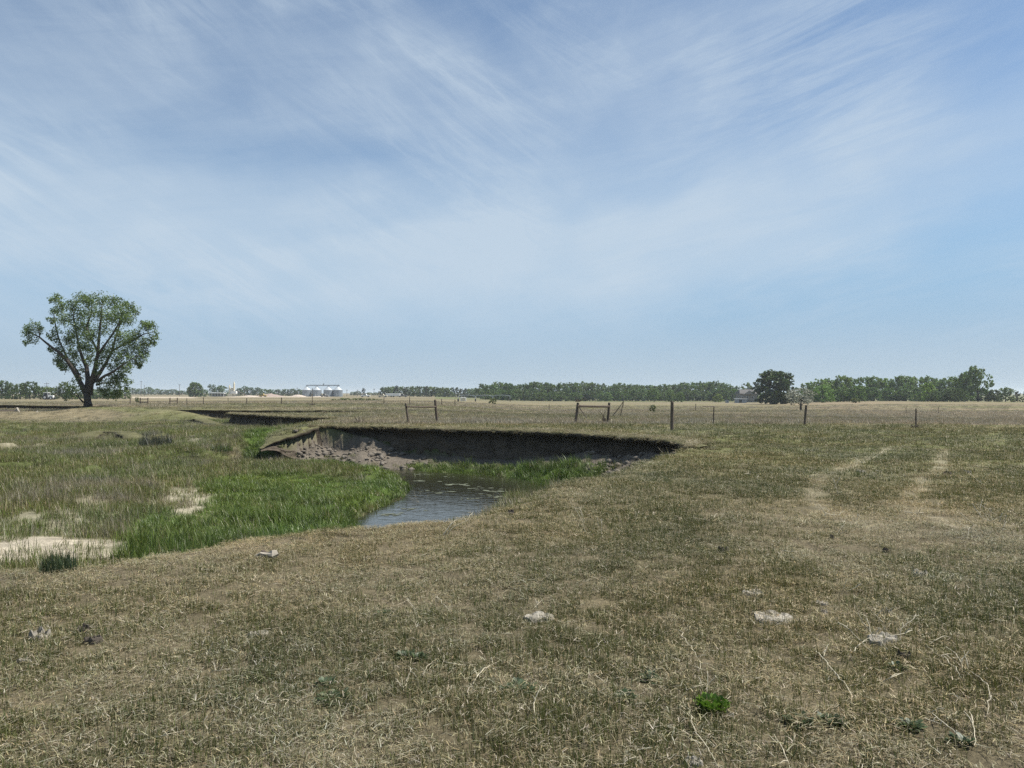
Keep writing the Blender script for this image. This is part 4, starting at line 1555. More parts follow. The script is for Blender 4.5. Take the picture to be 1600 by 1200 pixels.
CB = [(150, 480, 62), (120, 450, 45), (215, 405, 50), (180, 545, 50), (250, 455, 45), (130, 575, 30),
      (420, 175, 62), (380, 170, 40), (400, 270, 50), (470, 240, 60), (470, 350, 80), (560, 215, 70), (640, 165, 68), (700, 190, 60), (740, 160, 60), (830, 160, 62),
      (920, 195, 66), (1010, 215, 66), (1080, 225, 62), (1140, 280, 55), (1090, 360, 70), (1040, 300, 70), (620, 320, 95), (760, 290, 95), (890, 310, 90), (980, 330, 80),
      (370, 370, 40), (410, 470, 50), (400, 540, 50), (360, 630, 38), (430, 640, 58), (450, 740, 62), (420, 770, 45), (520, 560, 62), (600, 470, 88), (550, 520, 60), (680, 430, 85), (740, 520, 85), (650, 590, 70), (560, 640, 45),
      (850, 450, 72), (900, 640, 72), (840, 690, 70), (1000, 500, 90), (1080, 590, 80), (970, 720, 70), (1050, 690, 82), (1180, 620, 80), (1200, 720, 62), (1180, 770, 40),
      (1250, 430, 58), (1300, 420, 60), (1330, 520, 52), (1250, 560, 72), (1150, 500, 62), (1240, 390, 40), (1320, 590, 35), (1100, 520, 60),
      (590, 710, 48), (590, 680, 40), (710, 730, 60), (800, 780, 50), (650, 820, 40), (1000, 790, 60), (900, 800, 45), (1090, 780, 45),
      (930, 940, 70), (1010, 920, 66), (1075, 935, 42), (880, 1010, 55), (980, 1025, 60), (1050, 990, 45), (830, 1020, 40), (870, 1070, 35), (640, 890, 34), (770, 850, 42), (560, 770, 48), (710, 640, 66), (490, 800, 46), (960, 1060, 40), (1010, 870, 50), (1230, 660, 50), (1190, 790, 34), (1150, 740, 50), (930, 890, 48), (1060, 850, 44), (820, 940, 36), (520, 690, 40), (470, 790, 44), (440, 690, 40), (330, 350, 30), (350, 500, 34)]
g_ = random.Random(3)
cb = []
for X, Y, r in CB:
    dy = g_.uniform(-1, 1) * (2.6 if 450 < X < 1150 and Y < 800 else 1.0)
    v = zp(X, Y, dy) - base
    rr = r * U
    cb.append((v.x, v.y, v.z, rr, int(430 * (r / 65) ** 2)))
for X, Y, r in ((570, 950, 60), (540, 1010, 55), (520, 1085, 50), (590, 1060, 45), (500, 820, 40), (620, 1000, 40)):
    v = zp(X, Y, g_.uniform(-1.5, .2)) - base
    cb.append((v.x, v.y, v.z, r * U, int(120 * (r / 55) ** 2)))
v, f, c = leaf_cloud(cb, .098, [(.135, .200, .052), (.110, .168, .044), (.165, .230, .075), (.086, .130, .038)], 77, clump=.52, per=13, squash=.95)
cwc = obj('crown', np_mesh('crown', v, f, [M_leaf], False, c), cw)

# ------------------------------------------------------------------ fence posts and braces
def post_mb(p0, p1, r, n=9, org=None):
    """weathered round post between two world points, relative to org"""
    org = org or p0
    a, b = Vector(p0) - org, Vector(p1) - org
    mb = MB()
    pts = [a.lerp(b, t) for t in (-.12, 0, .25, .5, .75, .96, 1.0)]
    mb.tube(pts, [r * 1.04, r * 1.06, r, r * .98, r * .97, r * .95, r * .78], n, wob=.07)
    return mb


def ground_at(px, py):
    p = P(px, py, 0)
    for _ in range(4):
        p = P(px, py, gz(p.x, p.y))
    return p


def brace(label, a0, a1, b0, b1, r0, r1, bar):
    p = ground_at(*a0)
    q = ground_at(*b0)
    root = thing('fence_brace', label, 'fence brace', p)
    ta, tb = A(a1[0], a1[1], p.y), A(b1[0], b1[1], q.y)
    post_mb(p, ta, r0, org=p).build('post', M_post, root)
    post_mb(q, tb, r1, org=p).build('post', M_post, root)
    for (x0, y0), (x1, y1), r in bar:
        c0, c1 = A(x0, y0, p.y - .06), A(x1, y1, q.y - .06)
        MB().tube([c0 - p, (c0 + c1) / 2 - p + Vector((0, 0, -.012)), c1 - p], [r, r * .95, r], 7, wob=.05).build('rail', M_post, root)
    return root, p, q


br1, p_, q_ = brace('wooden fence brace of two leaning posts and top rail above the creek bank', (638.5, 662), (633.8, 630), (683, 660), (679.8, 624.5), .055, .070, [((635, 635.3), (681, 635.6), .05)])
br2, p2, q2 = brace('sagging wooden fence brace with dead branches tangled around its posts', (899, 662), (903.2, 629), (949.5, 662), (952, 629), .075, .070, [((902, 634.6), (952, 635.2), .065)])
tie = MB().tube([A(905, 637, p2.y) - p2, A(911, 645, p2.y - .1) - p2, A(917, 653, p2.y - .2) - p2], .022, 5)
tie.tube([A(903, 641, p2.y) - p2, A(906, 650, p2.y + .05) - p2], .010, 5)
tie.build('brace_wire', M_steel, br2)


def curve(pts, k=4, jit_=.018):
    """a kinked natural line through the points"""
    pts = [Vector(p) for p in pts]
    if len(pts) < 2:
        return pts
    e = [pts[0] * 2 - pts[1]] + pts + [pts[-1] * 2 - pts[-2]]
    out = []
    for i in range(1, len(e) - 2):
        p0, p1, p2_, p3 = e[i - 1], e[i], e[i + 1], e[i + 2]
        L_ = (p2_ - p1).length
        for j in range(k):
            t = j / k
            q = .5 * ((2 * p1) + (p2_ - p0) * t + (2 * p0 - 5 * p1 + 4 * p2_ - p3) * t * t + (3 * p1 - p0 - 3 * p2_ + p3) * t ** 3)
            if j:
                q = q + Vector((rnd.gauss(0, 1), rnd.gauss(0, 1), rnd.gauss(0, .7))) * min(L_ * .022, jit_ * .5)
            out.append(q)
    out.append(pts[-1])
    return out


def twigs(name, label, cat, base, stems, r, m, group=None, taper=.35, part=None):
    """stems: lists of world points"""
    root_mb = MB()
    for s_ in stems:
        if name == 'dead_stalk':
            s_ = curve(s_)
        n = len(s_)
        root_mb.tube([Vector(q) - base for q in s_], [(r * .72 if name == 'dead_stalk' else r) * (1 - (1 - taper) * i / (n - 1)) for i in range(n)], 5)
    o = root_mb.build(name, m, None, base)
    return tag(o, label, cat, group)


def fan(base, n, L, spread, seed, up=1.0, sub=3):
    g = random.Random(seed)
    out = []
    for i in range(n):
        t = g.uniform(0, 6.28)
        el_ = g.uniform(.15, 1.2) * up
        d = Vector((math.cos(t) * math.cos(el_), math.sin(t) * math.cos(el_), math.sin(el_)))
        l = L * g.uniform(.5, 1.1)
        p0 = base + Vector((g.uniform(-1, 1), g.uniform(-1, 1), 0)) * spread
        p1 = p0 + d * l * .5 + Vector((g.uniform(-1, 1), g.uniform(-1, 1), g.uniform(-.4, .6))) * l * .1
        p2_ = p1 + d * l * .5 + Vector((g.uniform(-1, 1), g.uniform(-1, 1), g.uniform(-1, .5))) * l * .15
        out.append([p0, p1, p2_])
        for k in range(sub):
            a_ = p0.lerp(p1, g.uniform(.4, 1)) if g.random() < .5 else p1.lerp(p2_, g.random() * .8)
            b_ = a_ + Vector((g.uniform(-1, 1), g.uniform(-1, 1), g.uniform(-.3, .8))) * l * .3
            out.append([a_, a_.lerp(b_, .5) + Vector((0, 0, .02 * l)), b_])
    return out


bq = Vector((q2.x - .25, q2.y - .2, q2.z))
twigs('dead_branch', 'dark dead branches piled against the right post of the sagging brace', 'branch', bq,
      fan(bq, 9, .55, .14, 5) + [[bq + Vector((.2, 0, .05)), A(944, 652, q2.y - .25), A(938, 644, q2.y - .3), A(935, 641, q2.y - .3)], [bq, A(942, 650, q2.y - .2), A(948, 640, q2.y - .2)]], .022, M_dark_wood)
tw = A(903, 627.5, p2.y)
twigs('tumbleweed', 'dry tumbleweed caught on top of the sagging brace', 'tumbleweed', tw, fan(tw, 16, .42, .08, 8, .5), .010, M_dark_wood)
pp = ground_at(956, 651.5)
twigs('leaning_pole', 'thin poles propped together beside the sagging brace', 'pole', pp,
      [[pp, A(965, 640, pp.y), A(974, 627.5, pp.y)], [A(969, 653, pp.y + .4), A(971.5, 640, pp.y + .2), A(974.5, 627, pp.y)], [A(972.5, 631, pp.y), A(975, 633, pp.y)]], .036, M_post, taper=.8)


def single_post(label, b, t, r, extra=None, m=None):
    p = ground_at(*b)
    mb = post_mb(p, A(t[0], t[1], p.y), r)
    o = mb.build('fence_post', m or M_post, None, p)
    tag(o, label, 'fence post')
    return o, p


o, ptall = single_post('thick upright single fence post nearest the end of the eroded bank', (1050, 673), (1050.2, 627), .075)
# steel post with a bent bar
p = ground_at(1114.5, 664)
sp_ = thing('steel_fence_post', 'thin steel fence post with a bar bent sideways at its top', 'fence post', p)
post_mb(p, A(1115.5, 635, p.y), .028, 6).build('post', M_steel, sp_)
MB().tube([A(1098, 634.8, p.y) - p, A(1107, 635.4, p.y) - p, A(1116, 635.2, p.y) - p], .016, 5).build('bar', M_steel, sp_)
single_post('slightly leaning fence post standing before the pale silvery tree', (1257, 665), (1259.8, 633), .060)
o, p143 = single_post('thin dark post with a tumbleweed heaped at its foot', (1431, 668.5), (1431.2, 638.5), .032, m=M_steel)
pt = Vector((p143.x - .14, p143.y - .15, p143.z))
twigs('tumbleweed', 'dark tumbleweed heaped at the foot of a thin post', 'tumbleweed', pt, fan(pt, 20, .38, .12, 21), .010, M_dark_wood)
# one sagging wire still strung between the brace and the tall post
w0, w1 = A(952, 639, q2.y), A(1050, 640.5, ptall.y)
wmid = (w0 + w1) / 2 - Vector((0, 0, .03))
twigs('fence_wire', 'slack fence wire strung from the sagging brace to the thick post', 'wire', w0, [[w0, w0.lerp(w1, .25) - Vector((0, 0, .02)), wmid, w0.lerp(w1, .75) - Vector((0, 0, .02)), w1]], .005, M_steel, taper=1)
w2, w3 = A(683, 640, q_.y), A(900, 641, p2.y)
twigs('fence_wire', 'long slack fence wire strung between the two wooden braces', 'wire', w2, [[w2.lerp(w3, t) - Vector((0, 0, .25 * t * (1 - t))) for t in (0, .2, .4, .6, .8, 1)]], .004, M_steel, taper=1)

# far pasture fence across the creek
FD = 112.0
GP = 'posts of the far pasture fence'


def far_brace(label, pxs, top, bot, barY):
    x0 = (pxs[0] - 800) / F * FD
    z0 = gz(x0, FD)
    r_ = thing('fence_brace', label, 'fence brace', (x0, FD, z0))
    for px in pxs:
        x = (px - 800) / F * FD
        b_ = Vector((x - x0, 0, 0))
        MB().tube([b_ + Vector((0, 0, -.2)), b_ + Vector((0.01, 0, .5)), b_ + Vector((.02, 0, .98))], .085, 7).build('post', M_post, r_)
    for z_ in barY:
        MB().tube([(0, -.09, z_), ((pxs[-1] - pxs[0]) / F * FD, -.09, z_ + .02)], .05, 6).build('rail', M_post, r_)


far_brace('far double railed fence brace near the lone cottonwood', (219, 231), 623, 632, (.30, .78))
far_brace('far single railed fence brace right of the double railed one', (265.5, 277), 623, 632, (.52,))
first = None
for px, r in ((203.5, .09), (292, .05), (318, .06), (356.5, .04), (385.5, .06), (440, .07), (600, .05), (640, .05), (690, .06), (711, .06), (858, .05), (1048.5, .05), (1087, .05)):
    x = (px - 800) / F * FD
    if first is None:
        first = tag(MB().tube([(0, 0, -.2), (0, 0, .5), (.01, 0, 1.0)], .075, 7).build('fence_post', M_post, None, (x, FD, gz(x, FD))),
                    'thin grey post of the distant pasture fence line', 'fence post', GP)
    else:
        c = copy_thing(first, None, (x, FD, gz(x, FD)), rnd.uniform(0, 3), (r / .075, r / .075, rnd.uniform(.85, 1.1)))
xs = [(203.5 + i * (711 - 203.5) / 14 - 800) / F * FD for i in range(15)]
fw = MB()
for hz in (.45, .9):
    fw.tube([(x - xs[0], .05, gz(x, FD) - gz(xs[0], FD) + hz) for x in xs], .008, 4)
tag(fw.build('fence_wire', M_steel, None, (xs[0], FD, gz(xs[0], FD))), 'pair of thin wires along the distant pasture fence line', 'wire')
for px, d, h, lb in ((1415.5, 88, .85, 'short thin post out in the field before the tall belt'), (1466, 90, .8, 'short thin post right of the one before the tall belt')):
    x = (px - 800) / F * d
    tag(MB().tube([(0, 0, -.2), (0, 0, h * .5), (.01, 0, h)], .03, 6).build('fence_post', M_steel, None, (x, d, gz(x, d))), lb, 'fence post')
x = (488 - 800) / F * 104
z = gz(x, 104)
tag(MB().tube([(0, 0, -.2), (0, 0, 1.2), (.02, 0, A(488, 606.5, 104).z - z)], [.05, .045, .035], 7).build('tall_pole', M_post, None, (x, 104, z)), 'tall thin pole standing in the field before the grain bins', 'pole')
pb = Vector((x + .15, 103.6, z))
twigs('tumbleweed', 'dry tumbleweed at the foot of the tall thin pole', 'tumbleweed', pb, fan(pb, 16, .55, .3, 31, .6), .025, M_dark_wood)

# dead snag weed above the bank
ps = ground_at(562, 662)
twigs('dead_shrub', 'dark dead shrub with one upright stem above the creek bank', 'dead shrub', ps,
      fan(ps, 12, .42, .12, 17) + [[ps, A(561, 654, ps.y), A(559.5, 645, ps.y)]], .020, M_dark_wood)

# driftwood by the far bank
pd = Vector(A(25, 645, 86))
pd.z = gz(pd.x, pd.y)
twigs('driftwood', 'pale forked driftwood branch standing before the far eroded bank', 'driftwood', pd,
      [[A(20, 648, 86), A(23, 643, 86), A(26.5, 637.5, 86)], [A(25, 648, 85.5), A(26, 643, 85.8), A(27, 637.5, 86)], [A(27, 638, 86), A(29, 642, 85.5), A(33, 646, 85)], [A(28, 646, 85.5), A(34, 645.5, 85.5), A(41, 644.5, 85.6)]], .13, M_grey_wood)
pd2 = Vector(A(57, 645.5, 85))
twigs('driftwood', 'short pale driftwood stump right of the forked branch', 'driftwood', pd2, [[A(57, 647, 85), A(58.5, 641, 85)], [A(57.5, 644, 85), A(60, 645.5, 84.6), A(64, 646, 84.6)]], .10, M_grey_wood)
pd3 = Vector(A(0, 645, 87))
twigs('fallen_log', 'dark fallen log lying behind the pale driftwood', 'log', pd3, [[A(-16, 645, 87.4), A(6, 644, 87.2), A(22, 643.2, 87), A(34, 644.5, 87)]], .30, M_dark_wood, taper=.55)
pd4 = Vector(A(60, 645, 86.5))
twigs('fallen_log', 'thin dark fallen log right of the pale stump', 'log', pd4, [[A(40, 646, 86.5), A(62, 645, 86.4), A(80, 645.6, 86.4), A(104, 644.5, 87)]], .17, M_dark_wood, taper=.3)

# ------------------------------------------------------------------ farmyard, bins, plant
BD = 520.0


def on_ground(px, d):
    x = (px - 800) / F * d
    return Vector((x, d, gz(x, d)))


GBN = 'grain bins under the overhead conveyor'
binlab = ['grain bin at the left end of the four bin row', 'grain bin second from the tall pole end', 'grain bin third along under the conveyor', 'grain bin at the far right end of the four']
bin0 = None
bw = 14.6 / F * BD
zb = gz((503 - 800) / F * BD, BD)
hwall = A(500, 609.5, BD).z - zb
hroof = A(500, 603.6, BD).z - zb
for i, px in enumerate((479.5, 495, 513, 528)):
    loc = on_ground(px, BD)
    if bin0 is None:
        bin0 = thing('grain_bin', binlab[0], 'grain bin', loc, GBN)
        prof = []
        n_r = 9
        for k in range(n_r):
            z0 = -.3 + (hwall + .3) * k / n_r
            z1 = -.3 + (hwall + .3) * (k + 1) / n_r
            prof += [(bw / 2, z0 + .02), (bw / 2 + .03, (z0 + z1) / 2), (bw / 2, z1 - .02)]
        MB().lathe(prof, 28).build('wall', M_galv, bin0, smooth=True)
        MB().lathe([(bw / 2 + .12, hwall - .04), (bw / 2 + .12, hwall + .05), (.45, hroof - .25), (.45, hroof + .05), (.12, hroof + .15)], 28).build('roof', M_galvroof, bin0)
        MB().box(0, -bw / 2 - .04, 1.2, .8, .08, 1.9).build('door', M_galvroof, bin0)
        lad = MB()
        for sx in (-.2, .2):
            lad.tube([(1.2 + sx, -bw / 2 + .02, 0), (1.2 + sx, -bw / 2 + .02, hwall)], .03, 4)
        for k in range(14):
            lad.tube([(1.0, -bw / 2 + .02, .3 + k * hwall / 15), (1.4, -bw / 2 + .02, .3 + k * hwall / 15)], .02, 4)
        lad.build('ladder', M_galvroof, bin0)
    else:
        copy_thing(bin0, binlab[i], loc)
p0 = on_ground(479.5, BD)
cv = thing('grain_conveyor', 'overhead conveyor walkway running above all four grain bins', 'conveyor', (p0.x, p0.y, p0.z))
Lc = (529.5 - 479.5) / F * BD
MB().box(Lc / 2, 0, hroof + .55, Lc + 1.0, .45, .55).build('conveyor_tube', M_galv, cv)
for k in range(9):
    x = Lc * k / 8
    MB().tube([(x, .3, hroof + .1), (x, .3, hroof + 1.3)], .05, 4).build('support', M_galv, cv)
rl = MB().tube([(0, .3, hroof + 1.3), (Lc, .3, hroof + 1.3)], .04, 4)
rl.build('handrail', M_galv, cv)
MB().box(Lc * .52, 0, hroof + 1.35, .7, .6, 1.1).build('motor_house', M_galv, cv)
for px in (479.5, 495, 513, 528):
    x = (px - 479.5) / F * BD
    sp2 = MB()
    for sx in (-1, 1):
        sp2.tube([(x, 0, hroof + .4), (x + sx * 1.4, 0, hroof - .8)], .07, 5)
    sp2.build('spout', M_galv, cv)

# batching plant
b0 = on_ground(362, 530)
pl = thing('batching_plant', 'pale batching plant with two slim towers beside gravel heaps', 'plant', b0)


def hz_at(py, d=530):
    return A(360, py, d).z - b0.z


def dxp(px, d=530):
    return (px - 362) / F * d


for cx, top, r in ((358.5, 601, .55), (365.8, 596, .60)):
    MB().lathe([(r, 0), (r, hz_at(top + 4)), (r * .9, hz_at(top + 3)), (.15, hz_at(top))], 14, dxp(cx), 0).build('tower', M_cream, pl, smooth=False)
MB().lathe([(.9, 2.0), (1.1, 3.0), (1.1, hz_at(607)), (.4, hz_at(605.5))], 14, dxp(362), .8).build('silo', M_cream, pl)
MB().box(dxp(366), 0, hz_at(613), 3.2, 2.4, 1.8).build('hopper', M_white, pl)
legs_ = ((-1.3, -1), (1.3, -1), (1.3, 1), (-1.3, 1))
for lx, ly in legs_:
    MB().box(dxp(366) + lx, ly, hz_at(616) * .5, .18, .18, hz_at(616)).build('leg', M_galv, pl)
MB().box(dxp(360), -.5, 1.0, 3.2, 2, 2.0).build('control_cabin', M_cream, pl)
MB().tube([(dxp(371), 0, hz_at(611.5)), (dxp(388), 0, .5)], .35, 6).build('conveyor_belt', M_dark_wood, pl)
MB().tube([(dxp(372), 0, .2), (dxp(381), 0, hz_at(615))], .16, 5).build('conveyor_strut', M_dark_wood, pl)
b1 = on_ground(340, 505)
sh = thing('open_shed', 'long low white roofed shed left of the plant towers', 'shed', b1)
wsh = 24 / F * 505
zr = A(340, 613.4, 505).z - b1.z
MB().prism([(-wsh / 2, zr - .55), (wsh / 2, zr - .55), (wsh / 2, zr - .25), (-wsh / 2, zr + .25)], -2.2, 2.2).build('roof', M_white, sh)
for k in range(6):
    MB().box(-wsh / 2 + .3 + k * (wsh - .6) / 5, -1.9, (zr - .55) / 2, .22, .22, zr - .55).build('post', M_white, sh)
MB().box(0, 1.9, (zr - .6) / 2, wsh - .5, .15, zr - .6).build('back_wall', M_siding, sh)


def heap(label, px0, px1, top, d, m, seed):
    b = on_ground((px0 + px1) / 2, d)
    w = (px1 - px0) / F * d
    h = A(400, top, d).z - b.z
    nx_, ny_ = 40, 16
    X, Y = np.meshgrid(np.linspace(-1, 1, nx_), np.linspace(-1, 1, ny_))
    rr = np.hypot(X, Y)
    Z = np.clip(1.25 * (1 - rr), -.2, .82) * h * (1 + .9 * fbm(X * 3 + seed, Y * 3, seed, 3)) + .15 * fbm(X * 9, Y * 9 + seed, seed + 1, 3) * h - .15
    Vv = np.stack([X.ravel() * w / 2, Y.ravel() * w / 4, Z.ravel()], 1)
    idx = np.arange(nx_ * ny_).reshape(ny_, nx_)
    q = np.stack([idx[:-1, :-1].ravel(), idx[:-1, 1:].ravel(), idx[1:, 1:].ravel(), idx[1:, :-1].ravel()], 1)
    tag(obj('gravel_heap', np_mesh('gravel_heap', Vv, q, [m], True), None, b), label, 'gravel heap')


heap('pale gravel heap beside the plant conveyor', 374, 406, 617.2, 490, M_gravel, 3)
heap('broad reddish gravel heap between plant and grain bins', 396, 446, 614.6, 495, M_pinkgravel, 5)
heap('pale gravel heap nearest the grain bins', 450, 481, 616.2, 488, M_gravel, 8)
heap('low pale sand heap before the grain bins', 484, 512, 618.4, 480, M_gravel, 12)


def vehicle(label, px, d, L, Hh, colm, cat='pickup truck', name='pickup_truck'):
    """cab, bonnet and bed seen from the side"""
    b = on_ground(px, d)
    t = thing(name, label, cat, b)
    w = 1.9
    z0 = .45
    MB().prism([(-L / 2, z0), (L / 2, z0), (L / 2, z0 + Hh * .40), (L * .18, z0 + Hh * .45), (L * .06, z0 + Hh), (-L * .16, z0 + Hh), (-L * .2, z0 + Hh * .45), (-L / 2, z0 + Hh * .43)], -w / 2, w / 2).build('body', colm, t, bevel=.05)
    MB().prism([(L * .13, z0 + Hh * .52), (L * .045, z0 + Hh * .93), (-L * .14, z0 + Hh * .93), (-L * .165, z0 + Hh * .52)], -w / 2 - .02, -w / 2 + .03).build('side_window', M_dark, t)
    for sx in (-.32, .32):
        for sy in (-1, 1):
            wh = MB().tube([(sx * L, sy * w / 2 - sy * .25, .38), (sx * L, sy * w / 2 + sy * .02, .38)], .40, 14).build('wheel', M_rubber, t)
            MB().tube([(sx * L, sy * w / 2 + sy * .02, .38), (sx * L, sy * w / 2 + sy * .05, .38)], .22, 10).build('rim', M_galv, wh)
    return t


def tractor(label, px, d):
    b = on_ground(px, d)
    t = thing('farm_tractor', label, 'tractor', b)
    MB().box(.95, 0, 1.15, 1.7, .9, .8).build('bonnet', M_white, t, bevel=.06)
    MB().box(-.65, 0, 2.55, 1.7, 1.5, .16).build('cab_roof', M_white, t, bevel=.04)
    for sx, sy in ((-1.4, -.65), (.1, -.65), (.1, .65), (-1.4, .65)):
        MB().box(sx, sy, 1.95, .10, .10, 1.1).build('cab_post', M_white, t)
    MB().box(-.65, 0, 1.9, 1.35, 1.1, 1.0).build('window', M_dark, t)
    MB().box(-.65, 0, 1.15, 1.7, 1.2, .55).build('platform', M_white, t)
    for sx, r in ((-.75, .85), (1.35, .55)):
        for sy in (-.85, .85):
            wh = MB().tube([(sx, sy - .2, r), (sx, sy + .2, r)], r, 18).build('wheel', M_rubber, t)
            MB().tube([(sx, sy - .22, r), (sx, sy + .22, r)], r * .5, 12).build('rim', M_white, wh)
    return t


tractor('small white tractor parked before the tree row near the cottonwood', 76, 275)
GV = None
vehicle('white pickup parked beyond the willow thicket', 571, 440, 5.4, 1.35, M_white)
vehicle('pale pickup parked right of the willow thicket', 598, 430, 5.2, 1.35, M_cream)
b = on_ground(614, 435)
tr_ = thing('stock_trailer', 'long white trailer parked between two pale pickups', 'trailer', b)
MB().box(0, 0, 1.35, 8.2, 2.2, 1.5).build('body', M_white, tr_, bevel=.05)
for sx in (-.8, .5):
    MB().tube([(sx, -1.15, .42), (sx, -.85, .42)], .42, 12).build('wheel', M_rubber, tr_)
MB().tube([(4.1, 0, .7), (5.4, 0, .6)], .08, 5).build('tow_bar', M_galv, tr_)
vehicle('dark pickup parked at the right end of the white trailer', 629, 436, 5.2, 1.4, M_siding)
vehicle('dark loader parked in front of the reddish gravel heap', 411, 470, 4.2, 1.6, M_yellow, 'loader', 'wheel_loader')
vehicle('dark pickup parked at the foot of the third grain bin', 507, 470, 4.8, 1.4, M_siding)

# centre pivot
PD = 235.0
pv0 = on_ground(716, PD)
pv = thing('irrigation_pivot', 'long wheeled irrigation pivot across the field before the belt', 'irrigation machine', pv0)
def pxx(px):
    return (px - 716) / F * PD
zp0 = A(760, 619.0, PD).z - pv0.z
towers = [716, 743, 770, 797]
for a, b in zip(towers[:-1], towers[1:]):
    xa, xb = pxx(a), pxx(b)
    arch = [(xa + (xb - xa) * t, 0, zp0 + .30 * 4 * t * (1 - t)) for t in np.linspace(0, 1, 9)]
    MB().tube(arch, .085, 6).build('pipe', M_galv, pv)
    tr2 = MB()
    low = [(xa + (xb - xa) * t, 0, zp0 - .42 + .30 * 4 * t * (1 - t) * .9) for t in np.linspace(.12, .88, 7)]
    tr2.tube([arch[0]] + low + [arch[-1]], .03, 4)
    for k, lp in enumerate(low):
        tr2.tube([lp, arch[k + 1]], .022, 4)
    tr2.build('truss', M_galv, pv)
for a in towers:
    tw_ = MB()
    x = pxx(a)
    for sx in (-1.0, 1.0):
        tw_.tube([(x, 0, zp0), (x, sx * 1.4, .45)], .05, 4)
    tw_.tube([(x, -1.4, .45), (x, 1.4, .45)], .06, 4)
    tw_.build('tower_leg', M_galv, pv)
    for sy in (-1.4, 1.4):
        MB().tube([(x - .12, sy, .42), (x + .12, sy, .42)], .45, 12).build('wheel', M_rubber, pv)
b = on_ground(724, 225)
cbx = thing('control_cabinet', 'small white cabinet standing in the field near the pivot', 'cabinet', b)
MB().box(0, 0, .75, 1.6, .8, 1.1).build('body', M_white, cbx, bevel=.04)
MB().box(0, -.42, .75, 1.2, .04, .8).build('door', M_cream, cbx)

# farmhouse and white shed
hb = on_ground(1166, 330)
fh = thing('farmhouse', 'grey farmhouse with gabled roof half hidden by the belt trees', 'house', hb)
hw = 26 / F * 330
e_ = A(1166, 615, 330).z - hb.z
r_ = A(1166, 608.5, 330).z - hb.z
MB().prism([(-hw / 2, -.2), (hw / 2, -.2), (hw / 2, e_), (-hw / 2, e_)], -3.5, 3.5).build('wall', M_siding, fh)
rf = MB()
bq_ = [(-hw / 2 - .4, -4.0, e_), (hw / 2 + .4, -4.0, e_), (hw / 2 - .6, 0, r_), (-hw / 2 + .6, 0, r_), (-hw / 2 - .4, 4.0, e_), (hw / 2 + .4, 4.0, e_)]
rf.v = bq_ + [(x, y, z - .12) for x, y, z in bq_]
rf.f = [(0, 1, 2, 3), (3, 2, 5, 4), (0, 3, 4), (1, 5, 2), (6, 7, 1, 0), (4, 5, 11, 10), (6, 0, 4, 10), (1, 7, 11, 5), (6, 10, 11, 7)]
rfo = rf.build('roof', M_roof, fh)
MB().box(1.2, .4, r_ + .2, .5, .5, 1.2).build('chimney', M_siding, rfo)
gab = MB().prism([(-2.6, e_ * .9), (2.6, e_ * .9), (0, r_ * .93)], -4.6, -2.0).build('dormer', M_siding, fh)
for k, x in enumerate((-2.6, -.6, 1.6)):
    wo = MB().box(x, -3.52, e_ * .55, .9, .06, 1.2).build('window', M_white, fh)
    MB().box(x, -3.57, e_ * .55, .72, .05, 1.0).build('pane', M_dark, wo)
sb = on_ground(1157, 300)
ws = thing('white_shed', 'low white roofed shed standing before the farmhouse', 'shed', sb)
sw = 17 / F * 300
z1 = A(1157, 622.5, 300).z - sb.z
MB().prism([(-sw / 2, z1 - .25), (sw / 2, z1 - .25), (sw / 2, z1), (-sw / 2, z1 + .12)], -1.6, 1.6).build('roof', M_white, ws)
MB().prism([(-sw / 2 + .15, -.2), (sw / 2 - .15, -.2), (sw / 2 - .15, z1 - .26), (-sw / 2 + .15, z1 - .26)], -1.3, 1.4).build('wall', M_galv, ws)
MB().box(-.4, -1.33, (z1 - .3) * .45, 1.0, .05, z1 * .7).build('door', M_dark, ws)
b = on_ground(1136, 300)
tag(MB().box(0, 0, .5, 1.2, .8, 1.1).box(0, 0, 1.08, 1.35, .95, .08).build('water_tank', M_galv, None, b), 'small grey tank left of the low white shed', 'tank')


# utility poles
def pole(label, px, top, d, arm=1.6, group=None, two=False):
    b = on_ground(px, d)
    h = A(px, top, d).z - b.z
    t = thing('utility_pole', label, 'utility pole', b, group)
    r = max(.11, .35 / F * d)
    MB().tube([(0, 0, -.3), (0, 0, h * .5), (0, 0, h)], [r, r * .9, r * .7], 7).build('pole', M_post, t)
    if arm:
        for k in range(2 if two else 1):
            ca = MB().box(0, -r * .9, h - .6 - 1.1 * k, arm, .14, .16).build('crossarm', M_post, t)
            for sx in (-.45, 0, .45):
                MB().tube([(sx * arm, -r * .9, h - .52 - 1.1 * k), (sx * arm, -r * .9, h - .28 - 1.1 * k)], .06, 5).build('insulator', M_galv, ca)
    return t


pole('utility pole with crossarm rising behind the row left of the cottonwood', 73, 597.5, 345, 2.3, two=True)
pole('thin utility pole above the trees at the picture edge', 8.5, 594, 345, 0)
pole('tall utility pole just right of the cottonwood crown', 220.5, 595, 500, 1.4)
pole('short utility pole beside the tall one by the cottonwood', 225.5, 601.5, 500, 0)
pole('utility pole left of the round crowned tree', 280.5, 600, 520, 1.5)
GU = 'utility poles on the skyline between bins and belt'
for px, tp in ((464.5, 605.5), (542, 608.5), (558.5, 608.5), (584.5, 607)):
    pole('slim utility pole on the skyline near the grain bins', px, tp, 600, 1.6, GU)
pole('utility pole standing among the trees by the reddish gravel heap', 382.5, 605, 500, 0)

